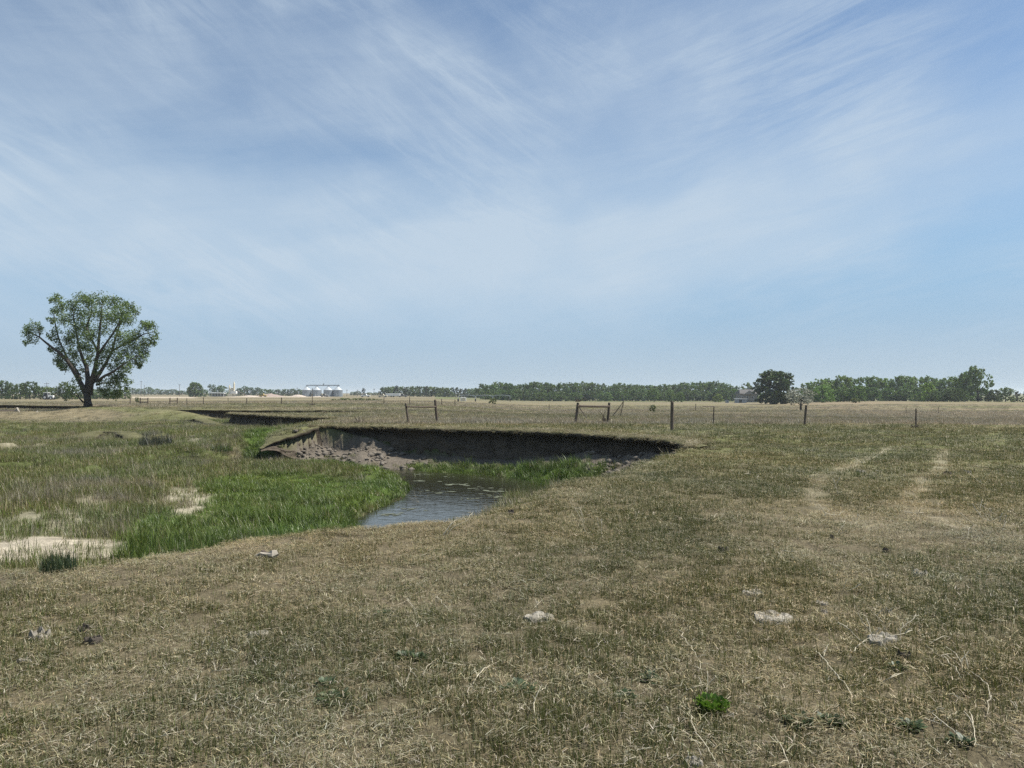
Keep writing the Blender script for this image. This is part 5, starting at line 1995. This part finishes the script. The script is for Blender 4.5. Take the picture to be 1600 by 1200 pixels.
# ------------------------------------------------------------------ creek things: clods, slumped sods, clumps, algae
def lump(r, seed, squash=.6, n=2):
    bm = bmesh.new()
    bmesh.ops.create_icosphere(bm, subdivisions=n, radius=1)
    g = random.Random(seed)
    ox, oy = g.uniform(0, 50), g.uniform(0, 50)
    for v_ in bm.verts:
        k = 1 + float(fbm(np.array([v_.co.x * 1.1 + ox]), np.array([v_.co.y * 1.1 + v_.co.z * 1.7 + oy]), 5, 3)[0]) * 1.1
        v_.co = v_.co * k * r
        v_.co.z *= squash
    me_ = bpy.data.meshes.new('lump')
    bm.to_mesh(me_)
    bm.free()
    return me_


protos = []
for i in range(6):
    m_ = lump(1, 900 + i, .65, 1)
    v_ = np.zeros(len(m_.vertices) * 3, np.float32)
    m_.vertices.foreach_get('co', v_)
    f_ = np.array([list(p.vertices) for p in m_.polygons])
    protos.append((v_.reshape(-1, 3), f_))
    bpy.data.meshes.remove(m_)
cx_ = rng.uniform(-13.5, 6.2, 60000)
cy_ = rng.uniform(24, 38, 60000)
fd = fields(cx_, cy_)
mk = masks(cx_, cy_, fd)
keep = (rng.random(60000) < mk['rub'] * np.clip(.35 + 1.6 * fbm(cx_ / .9, cy_ / .9, 140, 3), 0, 1)) & (fd['dA'] > .25) & (fd['wd'] < .1)
VV, FF, CC, off = [], [], [], 0
for x, y, z in zip(cx_[keep], cy_[keep], fd['z'][keep]):
    v_, f_ = protos[rnd.randrange(6)]
    s = .022 + .15 * rnd.random() ** 6
    a = rnd.uniform(0, 6.28)
    ca_, sa_ = math.cos(a), math.sin(a)
    q = v_ * s * np.array((rnd.uniform(.7, 1.7), rnd.uniform(.6, 1.1), rnd.uniform(.5, 1.3)))
    q = np.stack([q[:, 0] * ca_ - q[:, 1] * sa_ + x, q[:, 0] * sa_ + q[:, 1] * ca_ + y, q[:, 2] + z + s * .15], 1)
    VV.append(q)
    FF.append(f_ + off)
    off += len(q)
tag(obj('soil_rubble', np_mesh('soil_rubble', np.concatenate(VV), np.concatenate(FF), [M_clod])), 'loose pale clods of slumped soil below the eroded bank', 'rubble', kind='stuff')


def sod(label, px, py, w, z, seed, squash=.45):
    p = P(px, py, z)
    zz_ = gz(p.x, p.y)
    s = w / F * p.y / 2
    me_ = lump(s, seed, squash, 3)
    me_.materials.append(M_clod)
    o = obj('soil_block', me_, None, (p.x, p.y, zz_ + s * .08))
    return tag(o, label, 'soil block')


sod('pale slumped soil block lying in the meadow below the rushes', 288, 699, 20, -1.0, 3, .3)
sod('smaller pale soil block right of the slumped one in the meadow', 304, 694, 14, -1.0, 5, .3)
sod('dark clod at the end of the grassy talus near the bank tip', 950, 737, 24, -.55, 14, .6)
sod('pale earth lump on the near creek edge below the talus', 893, 753, 26, -.3, 17, .4)


def clump(name, label, px, py, z, n, rad, h0, h1, w, lean, cols, cat='plant', at=None):
    p = P(px, py, z)
    zz_ = gz(p.x, p.y)
    me_ = blade_mesh(name, tuft(n, rad, h0, h1, w, lean, cols), [M_plant])
    return tag(obj(name, me_, None, (p.x, p.y, zz_)), label, cat)


SEDGE = [(.045, .068, .030), (.035, .055, .028), (.06, .08, .038)]
clump('grass_clump', 'dark spiky grass clump at the edge of the bare sand', 92, 895, -.02, 300, .15, .12, .25, .006, .32, SEDGE)
clump('rush_clump', 'large dark grey rush clump in the far meadow', 244, 702, -1.0, 500, .75, .5, 1.0, .016, .35, [(.060, .066, .048), (.045, .052, .036)])
clump('rush_clump', 'dark green rush clump at the water edge of the grassy spit', 632, 776, -1.5, 260, .35, .35, .75, .014, .3, SEDGE + LUSH[3:])
clump('reed_clump', 'bright green reed clump growing on the pale rubble', 497, 733, -1.6, 240, .38, .4, .85, .016, .35, LUSH)
clump('reed_clump', 'small green reed clump on the rubble nearer the bank', 565, 727, -1.4, 130, .28, .3, .6, .016, .4, LUSH + SEDGE)
clump('reed_clump', 'tall reed clump where rubble meets the green talus', 668, 735, -1.5, 300, .5, .4, .9, .016, .5, LUSH + GREENS)
clump('weed_clump', 'dark leafy weed clump at the foot of the left bank end', 398, 709, -1.1, 320, .5, .25, .55, .02, .8, LUSH + SEDGE)
clump('weed_clump', 'leafy weed clump in front of the tapering left bank end', 404, 718, -1.15, 340, .55, .25, .55, .018, .7, LUSH + SEDGE)
clump('weed_clump', 'dark leafy weed clump left of the dark bank foot', 345, 709, -1.1, 260, .5, .2, .5, .02, .8, LUSH + SEDGE)
clump('dry_grass_tuft', 'pale dry grass tuft at the creek edge below talus', 865, 759, -.2, 90, .13, .25, .55, .006, .3, STRAW + GREYS)
for i, (px, py, lb) in enumerate(((1052, 700, 'pale dry stems standing in shade at the bank tip'), (1032, 706, 'pale dry stems just left of the bank tip'),
                                  (998, 718, 'few pale dry stems along the shaded bank foot'), (1075, 694, 'dense dry grass bunch on the corner of the bank tip'),
                                  (1088, 688, 'tall dry bunch grass behind the bank tip'))):
    clump('dry_grass_tuft', lb, px, py, -.05, 60 if i < 3 else 150, .45, .25, .75 if i < 3 else .5, .007, .28, STRAW + GREYS[:1])

# algae mats on the water
am = MB()
g_ = random.Random(9)
for px, py, w, h in ((690, 768, 36, 4), (715, 757, 34, 4), (745, 762, 30, 5), (780, 768, 28, 5), (660, 752, 26, 2.5), (730, 779, 22, 3), (700, 745, 16, 1.6), (665, 741, 18, 1.4), (770, 775, 26, 4), (640, 795, 28, 4), (610, 803, 30, 3), (790, 786, 16, 4), (755, 748, 12, 1.2)):
    for rep in range(9):
        qx, qy = px + g_.gauss(0, w * .42), py + g_.gauss(0, h * .42)
        ctr = P(qx, qy, WATER_Z + .004 + .0012 * rep)
        rx = w / 2 / F * ctr.y * g_.uniform(.08, .42)
        ry = rx * g_.uniform(.5, 1.0)
        b_ = len(am.v)
        nn = 26
        ph = g_.uniform(0, 50)
        am.v.append((ctr.x, ctr.y, ctr.z + .006))
        for k in range(nn):
            th = 6.2832 * k / nn
            q = 1 + 1.1 * float(fbm(np.array([math.cos(th) * 1.6 + ph]), np.array([math.sin(th) * 1.6]), 7, 3)[0])
            am.v.append((ctr.x + rx * math.cos(th) * q, ctr.y + ry * math.sin(th) * q, ctr.z))
        for k in range(nn):
            am.f.append((b_, b_ + 1 + k, b_ + 1 + (k + 1) % nn))
tag(am.build('pond_algae', M_algae), 'patchy grey green algae floating on the creek water', 'algae', kind='stuff')


# ------------------------------------------------------------------ things lying on the pasture
def pat(label, px, py, w, m, seed, thick=.05, name='dung_pat', cat='cow pat', asp=.8):
    p = ground_at(px, py)
    thick *= .42
    r = w / F * p.y / 2
    g = random.Random(seed)
    nr, na = 7, 22
    mb = MB()
    ph = g.uniform(0, 60)
    mb.v.append((0, 0, thick * .65))
    for i in range(1, nr + 1):
        t = i / nr
        for k in range(na):
            th = 6.2832 * k / na
            q = 1 + .8 * float(fbm(np.array([math.cos(th) * 1.3 + ph]), np.array([math.sin(th) * 1.3]), 3, 3)[0])
            rr = r * t * q
            n_ = float(fbm(np.array([math.cos(th) * t * 4 + ph]), np.array([math.sin(th) * t * 4 + ph]), 4, 3)[0])
            z = thick * (.65 + .55 * math.exp(-((t - .72) / .16) ** 2)) * (1 + 2.6 * n_) if t < .99 else -.025
            mb.v.append((rr * math.cos(th), rr * math.sin(th) * asp, z))
    for k in range(na):
        mb.f.append((0, 1 + k, 1 + (k + 1) % na))
    for i in range(nr - 1):
        for k in range(na):
            j = (k + 1) % na
            mb.f.append((1 + i * na + k, 1 + (i + 1) * na + k, 1 + (i + 1) * na + j, 1 + i * na + j))
    o = mb.build(name, m, None, (p.x, p.y, p.z + .006))
    o.rotation_euler.z = 0
    return tag(o, label, cat)


M_dungtop = simple('half_bleached_dung', (.24, .215, .175), .95, .5, 14, bump=.9)
for a in (('thick dark cow pat with bleached top, largest of three together', 61, 998, 35, M_dungtop, 1, .085),
          ('small broken dark cow pat behind the other two', 131, 989, 20, M_dungdark, 2, .07),
          ('flat dark cow pat in front of the small broken one', 144, 1004, 29, M_dungdark, 3, .06),
          ('pale flat cow pat below the grassy creek edge', 403, 994, 34, M_dungpale, 4, .045),
          ('pale crumbled cow pat in front of a thin forked twig', 841, 967, 52, M_dungpale, 5, .045),
          ('wide bleached cow pat with ragged stems behind it', 1206, 968, 72, M_dungpale, 6, .05),
          ('bleached cow pat farther than the wide ragged one', 1177, 929, 34, M_dungpale, 7, .05),
          ('bleached cow pat under the dead weed with curled branches', 1377, 1002, 52, M_dungpale, 8, .06),
          ('small black cow pat below the dead weed with curled branches', 1414, 1030, 25, M_dungdark, 9, .06),
          ('pale slab like cow pat in the greener right pasture', 1440, 900, 27, M_dungpale, 10, .06),
          ('faint crumbled pale cow pat left of the slab like one', 1385, 902, 18, M_dungpale, 11, .03),
          ('round dark cow pat in green grass beyond the wide bleached one', 1130, 863, 18, M_dungdark, 12, .08),
          ('pale small cow pat between wide bleached one and weed', 1284, 945, 20, M_dungpale, 13, .03),
          ('tiny pale cow pat by the wide bleached one', 1288, 958, 11, M_dungpale, 14, .04),
          ('round pale small cow pat above the curled dead weed', 1389, 959, 11, M_dungpale, 15, .05),
          ('flat pale cow pat below the three dark ones', 38, 1034, 22, M_dungpale, 16, .025),
          ('pale cow pat cut by the bottom edge', 1083, 1195, 32, M_dungpale, 17, .035),
          ('pale crumb of dung right of the bright green weed', 1139, 1120, 17, M_dungpale, 18, .03),
          ('dark small cow pat beyond the slab like one', 1384, 863, 12, M_dungdark, 19, .06),
          ('dark cow pat on the green strip by a wheel track', 1480, 742, 15, M_dungdark, 20, .10),
          ('pale cow pat on the green strip beside a dark one', 1512, 740, 10, M_dungpale, 21, .10),
          ('small dark cow pat beyond the pale crumbled one', 1300, 842, 7, M_dungdark, 22, .06),
          ('dark cow pat on the near creek edge', 798, 804, 12, M_dungdark, 23, .08),
          ('pale crumbled cow pat on the wheel track bend', 1345, 738, 14, M_dungpale, 24, .06)):
    pat(*a)
# bone-pale broken piece with dark hollow
bp_ = ground_at(416, 875)
wb_ = thing('weathered_log', 'broken pale wood piece with dark hollow near the creek edge', 'wood piece', bp_)
k_ = bp_.y / F
MB().tube([(-18 * k_, 0, .03), (-9 * k_, .02, .045), (2 * k_, 0, .04), (12 * k_, -.02, .055), (18 * k_, 0, .07)], [.018, .035, .03, .04, .025], 7, wob=.25).build('branch', M_grey_wood, wb_)
MB().tube([(-13 * k_, .05, .04), (-8 * k_, .05, .065), (2 * k_, .05, .055)], [.018, .028, .012], 7, wob=.3).build('dark_end', M_dark_wood, wb_)


def rosette(label, px, py, w, cols, n=60, L=None, up=.6, name='green_weed', cat='weed', leafw=.38):
    """low broad-leaved plant"""
    p = ground_at(px, py)
    r = w / F * p.y / 2
    g = np.random.default_rng(int(px * 7 + py))
    V, Fc, Cc = [], [], []
    L = L or r * .75
    for i in range(n):
        th = g.uniform(0, 6.283)
        rr = r * .65 * math.sqrt(g.random())
        c0 = np.array((rr * math.cos(th), rr * math.sin(th), 0.0))
        t2 = th + g.normal(0, .7)
        e = np.clip(g.normal(up, .3), .1, 1.4)
        d = np.array((math.cos(t2) * math.cos(e), math.sin(t2) * math.cos(e), math.sin(e)))
        s = np.array((-math.sin(t2), math.cos(t2), 0))
        l = L * g.uniform(.5, 1.15)
        w_ = l * leafw * .5
        b = len(V)
        bend = np.array((0, 0, -.12 * l))
        V += [c0, c0 + d * l * .4 + s * w_, c0 + d * l * .4 - s * w_, c0 + d * l * .78 + s * w_ * .8 + bend * .5, c0 + d * l * .78 - s * w_ * .8 + bend * .5, c0 + d * l + bend]
        Fc += [(b, b + 1, b + 2), (b + 1, b + 3, b + 2), (b + 2, b + 3, b + 4), (b + 3, b + 5, b + 4)]
        col = np.array(cols[g.integers(0, len(cols))]) * g.uniform(.75, 1.25)
        Cc += [col] * 6
    me_ = np_mesh(name, np.array(V), np.array(Fc), [M_plant], False, np.array(Cc))
    return tag(obj(name, me_, None, p), label, cat)


BG = [(.085, .155, .018), (.065, .130, .014), (.11, .18, .03)]
DG = [(.075, .105, .052), (.06, .09, .048), (.09, .12, .058)]
rosette('vivid green leafy weed beside a pale forked twig', 1112, 1110, 56, [(.11, .20, .022), (.085, .165, .018), (.14, .23, .035)], 240, L=.075, up=1.05, leafw=.42)
for lb, px, py, w in (('flat dark green weed left of the forked twig weeds', 632, 1026, 26), ('dark green weed mat below the curved twig', 812, 1078, 62), ('oval dark green weed mat near the vivid green weed', 1016, 1063, 32),
                      ('dark green weed mat in front of the oval one', 977, 1092, 32), ('dark green low weed near the long arched stem', 1248, 1130, 44), ('small green weed under the straight stalk end', 1502, 1160, 26),
                      ('broad dark weed mat at the hollow in the dry grass', 518, 1092, 62), ('small dark weed behind the broad weed mat', 508, 1070, 26), ('small dark green weed behind the three twigs', 598, 962, 24),
                      ('dark green weed low between pale twigs and mat', 655, 1030, 16), ('pale green low weed near the bottom grass tufts', 1300, 1130, 34), ('dark low weed below the black cow pat', 1402, 1046, 22),
                      ('dark low weed near the right bottom corner stalks', 1420, 1135, 40)):
    rosette(lb, px, py, w, DG, 70, L=.055, up=.55, leafw=.45)


def stalks(label, lists, sc, ox, oy, mode, r=.0035, name='dead_stalk', m=None):
    """dry stems read off the photograph at scale sc with origin ox, oy"""
    g = random.Random(len(label) * 7 + int(ox))
    base = None
    pts_all = [[(ox + X / sc, oy + Y / sc) for X, Y in L] for L in lists]
    low = max((q for L in pts_all for q in L), key=lambda q: q[1])
    base = ground_at(*low)
    stems = []
    for L in pts_all:
        o_ = []
        n = len(L)
        dj = g.uniform(-.06, .10)
        for i, (px, py) in enumerate(L):
            if mode == 'stand':
                o_.append(A(px, py, base.y + dj * i))
            else:
                p = P(px, py, gz(*P(px, py, 0).to_2d()) + .018 + .035 * math.sin(math.pi * i / max(n - 1, 1)) * g.uniform(.5, 1.3))
                o_.append(p)
        if mode == 'stand':
            # the lowest end goes into the ground
            k = max(range(n), key=lambda i: L[i][1])
            o_[k] = o_[k] if abs(L[k][1] - low[1]) > 6 else Vector((o_[k].x, o_[k].y, gz(o_[k].x, o_[k].y) - .01))
        # small side twigs
        stems.append(o_)
        for rep in range(2):
            i = g.randrange(0, n - 1)
            a = o_[i].lerp(o_[i + 1], g.random())
            l = (o_[i + 1] - o_[i]).length
            d = Vector((g.uniform(-1, 1), g.uniform(-1, 1), g.uniform(.0, 1))).normalized() * min(.12, l * .5) * g.uniform(.4, 1)
            if a.z + d.z > gz(a.x, a.y) and g.random() < .8:
                stems.append([a, a + d * .5 + Vector((0, 0, .006)), a + d])
    return twigs(name, label, 'dead weed', base, stems, r, m or M_stalk, taper=.45)


s3 = 3.53
stalks('dead weed with curled pale branches over a bleached cow pat', [[(385, 395), (440, 430), (500, 490), (570, 560), (610, 600)], [(495, 345), (535, 410), (570, 460), (590, 505)], [(585, 350), (640, 410), (650, 460), (640, 505)],
        [(815, 350), (800, 380), (735, 430), (730, 495)], [(620, 425), (600, 450), (585, 480)], [(795, 440), (740, 460), (670, 470)], [(475, 555), (490, 530), (520, 510), (560, 480)], [(630, 510), (660, 550)], [(545, 375), (560, 420), (572, 470)]], s3, 1200, 860, 'stand', .0042)
stalks('long arched dead weed lying toward the right edge', [[(875, 520), (930, 570), (990, 600), (1040, 660), (1065, 700), (1085, 720)], [(980, 530), (1040, 575), (1070, 635), (1080, 720)], [(990, 600), (1020, 595), (1050, 590)],
        [(1070, 635), (1150, 690), (1215, 745), (1228, 820), (1210, 905)], [(895, 515), (960, 475), (1010, 480)], [(1040, 575), (1055, 600), (1075, 640)]], s3, 1200, 860, 'lie', .0045)
stalks('single long curved stalk below the vivid dead branches', [[(265, 555), (300, 590), (350, 650), (385, 695), (440, 760), (458, 830)], [(300, 570), (320, 545), (300, 600)], [(330, 715), (380, 710)]], s3, 1200, 860, 'lie', .0042)
stalks('straight pale stalk leaning over a small green weed', [[(880, 885), (950, 935), (1010, 980), (1050, 1020), (1075, 1065)], [(865, 925), (960, 960)]], s3, 1200, 860, 'lie', .004)
stalks('upright thin stalk near the bottom right corner', [[(1110, 890), (1130, 960), (1138, 1075)], [(1035, 930), (1040, 970)]], s3, 1200, 860, 'lie', .004)
stalks('short stalk at the bottom below the dark weed', [[(45, 1040), (85, 1100), (120, 1200)]], s3, 1200, 860, 'lie', .004)
stalks('short pale twig lying below the black cow pat', [[(640, 720), (690, 695), (750, 675)]], s3, 1200, 860, 'lie', .004)
stalks('small forked twig standing beyond the curled dead weed', [[(435, 160), (420, 200), (405, 245)], [(515, 185), (440, 225), (425, 240)]], s3, 1200, 860, 'stand', .004)
stalks('two crossed short stalks at the right edge', [[(1355, 850), (1385, 890)], [(1380, 815), (1400, 845)], [(1025, 795), (1075, 830)]], s3, 1200, 860, 'lie', .004)
stalks('very long thin stalk reaching the bottom edge past the vivid weed', [[(945, 830), (980, 900), (1010, 990), (1060, 1060), (1100, 1120), (1140, 1200)]], s3, 800, 860, 'lie', .0036)
stalks('pale forked twig lying behind the vivid green weed', [[(960, 770), (1020, 750), (1080, 735)], [(1082, 735), (1078, 770), (1075, 800)], [(1085, 772), (1125, 765)]], s3, 800, 860, 'lie', .004)
stalks('thin bent stalk lying beyond the oval weed mat', [[(920, 440), (960, 500), (1010, 560), (1050, 690)], [(915, 372), (975, 398)]], s3, 800, 860, 'lie', .0032)
stalks('curved pale twig over the dark weed mat', [[(130, 790), (165, 770), (195, 735)], [(115, 800), (122, 860), (130, 930)], [(30, 890), (75, 845)]], s3, 800, 860, 'lie', .004)
stalks('short bent twig near the bottom center edge', [[(600, 1185), (660, 1145), (715, 1140)]], s3, 800, 860, 'lie', .0042)
stalks('pale straight twig in the middle of the dry pasture', [[(450, 555), (480, 520), (510, 475)]], s3, 800, 860, 'lie', .0036)
stalks('thin forked twig standing behind a crumbled pale cow pat', [[(110, 325), (140, 300), (165, 275)], [(125, 265), (140, 300)]], s3, 800, 860, 'stand', .0036)
stalks('white curved stalk pair right of the three twigs', [[(1195, 740), (1230, 680), (1275, 645), (1340, 610)], [(1020, 600), (1065, 620), (1160, 635), (1215, 630)]], s3, 400, 860, 'lie', .0042)
stalks('cluster of three small bent twigs in the dry grass', [[(920, 690), (940, 650), (985, 595)], [(840, 640), (880, 690), (885, 720)], [(765, 705), (810, 750), (845, 695)], [(800, 700), (815, 775)]], s3, 400, 860, 'lie', .0036)
stalks('looped pale stem near the hollow in dry grass', [[(0, 790), (20, 830), (100, 850), (110, 845), (100, 880)], [(150, 870), (185, 820)]], s3, 400, 860, 'lie', .0038)
stalks('thin crossed stems on the brown pasture middle', [[(810, 250), (860, 300), (890, 370)], [(1000, 250), (1040, 300), (1075, 345)], [(850, 270), (780, 300)]], s3, 400, 860, 'lie', .0032)
stalks('forked stems standing near the three dark cow pats', [[(1120, 500), (1112, 550), (1108, 590)], [(1175, 505), (1150, 560), (1125, 615)]], s3, 0, 860, 'stand', .0036)
stalks('thin stems lying across dry grass below forked stems', [[(1165, 665), (1240, 655), (1380, 650)], [(1260, 850), (1330, 890), (1300, 940)]], s3, 0, 860, 'lie', .003)
stalks('pale twig lying near the bottom left grass', [[(860, 1030), (920, 1015), (1000, 1000)], [(470, 1100), (520, 1065)]], s3, 0, 860, 'lie', .0034)
s5 = 2.909
stalks('upright forked dead weed between the wheel tracks', [[(725, 310), (745, 345), (750, 385)], [(765, 305), (745, 340), (738, 360)], [(735, 310), (755, 370)]], s5, 1050, 640, 'stand', .007)
stalks('low sprawling dead weed on the wheel track bend', [[(665, 430), (700, 470), (760, 480)], [(745, 572), (770, 540), (790, 515)], [(750, 572), (775, 560), (800, 545)], [(690, 460), (700, 490)], [(840, 500), (845, 470)]], s5, 1050, 640, 'stand', .006)
stalks('large sprawling dead weed by the right edge', [[(1365, 425), (1400, 480), (1440, 505), (1480, 490), (1520, 480)], [(1385, 430), (1440, 500)], [(1500, 470), (1490, 510)], [(1340, 582), (1355, 535), (1410, 580)], [(1280, 500), (1350, 540)],
        [(1260, 585), (1300, 582), (1345, 580)], [(1400, 430), (1480, 480)], [(1425, 460), (1465, 500)], [(1310, 470), (1370, 520), (1420, 560), (1460, 590)], [(1450, 450), (1440, 500)], [(1520, 480), (1500, 560)]], s5, 1050, 640, 'stand', .006)
stalks('bleached stick lying before the right wheel track', [[(1055, 465), (1120, 470), (1190, 465)]], s5, 1050, 640, 'lie', .008)
stalks('bleached stick lying on the dry center pasture', [[(70, 490), (120, 495), (165, 505)], [(180, 480), (195, 490)]], s5, 1050, 640, 'lie', .008)
stalks('row of broken stems beyond the dark round cow pat', [[(490, 640), (540, 645), (600, 640)]], s5, 1050, 640, 'lie', .006)
stalks('thin leaning stem left of the forked weed', [[(385, 330), (392, 290)], [(330, 290), (360, 293)]], s5, 1050, 640, 'stand', .006)
stalks('bleached stems in the green strip by the right edge', [[(1340, 280), (1400, 330), (1430, 340)], [(1490, 338), (1590, 336)], [(1480, 380), (1450, 330)]], s5, 1050, 640, 'lie', .007)
stalks('pale bent stems at the head of the wheel track', [[(815, 205), (860, 240), (880, 240)], [(850, 200), (880, 203)], [(905, 225), (985, 175)]], s5, 1050, 640, 'lie', .008)
stalks('pair of tall pale stalks on the near pasture', [[(790, 610), (840, 700), (870, 790), (890, 760)], [(820, 610), (855, 710)], [(930, 665), (945, 740)], [(960, 680), (958, 790)]], 4, 700, 640, 'stand', .0055)
stalks('fallen pale stems along the creek edge', [[(0, 735), (40, 695), (80, 682)], [(120, 690), (155, 640)], [(20, 730), (70, 690)]], 4, 700, 640, 'lie', .0055)
stalks('tall bent stem on the creek edge against the water', [[(115, 640), (118, 575), (132, 545)], [(195, 630), (190, 580)], [(140, 632), (156, 603)]], 4, 700, 640, 'stand', .005)
stalks('fan of bleached stems on the creek edge before the water', [[(1282, 692), (1230, 610), (1150, 530)], [(1278, 692), (1220, 580), (1178, 500)], [(1272, 690), (1240, 560), (1215, 490)], [(1262, 684), (1190, 580), (1138, 535)],
        [(1282, 690), (1270, 600), (1272, 485)], [(1250, 640), (1200, 560), (1190, 505)]], 4, 350, 640, 'stand', .0045)
stalks('bundle of straw coloured stems leaning over the creek edge', [[(1370, 785), (1410, 730), (1450, 680), (1480, 670)], [(1385, 770), (1440, 730), (1530, 690)], [(1365, 775), (1400, 740), (1430, 690)]], 4, 350, 640, 'stand', .006)
stalks('hooked stem above the lush grass on the near edge', [[(330, 765), (300, 700), (270, 655)], [(130, 750), (80, 680)], [(185, 770), (183, 690)], [(715, 710), (720, 630), (690, 580)]], 4, 350, 640, 'stand', .0042)
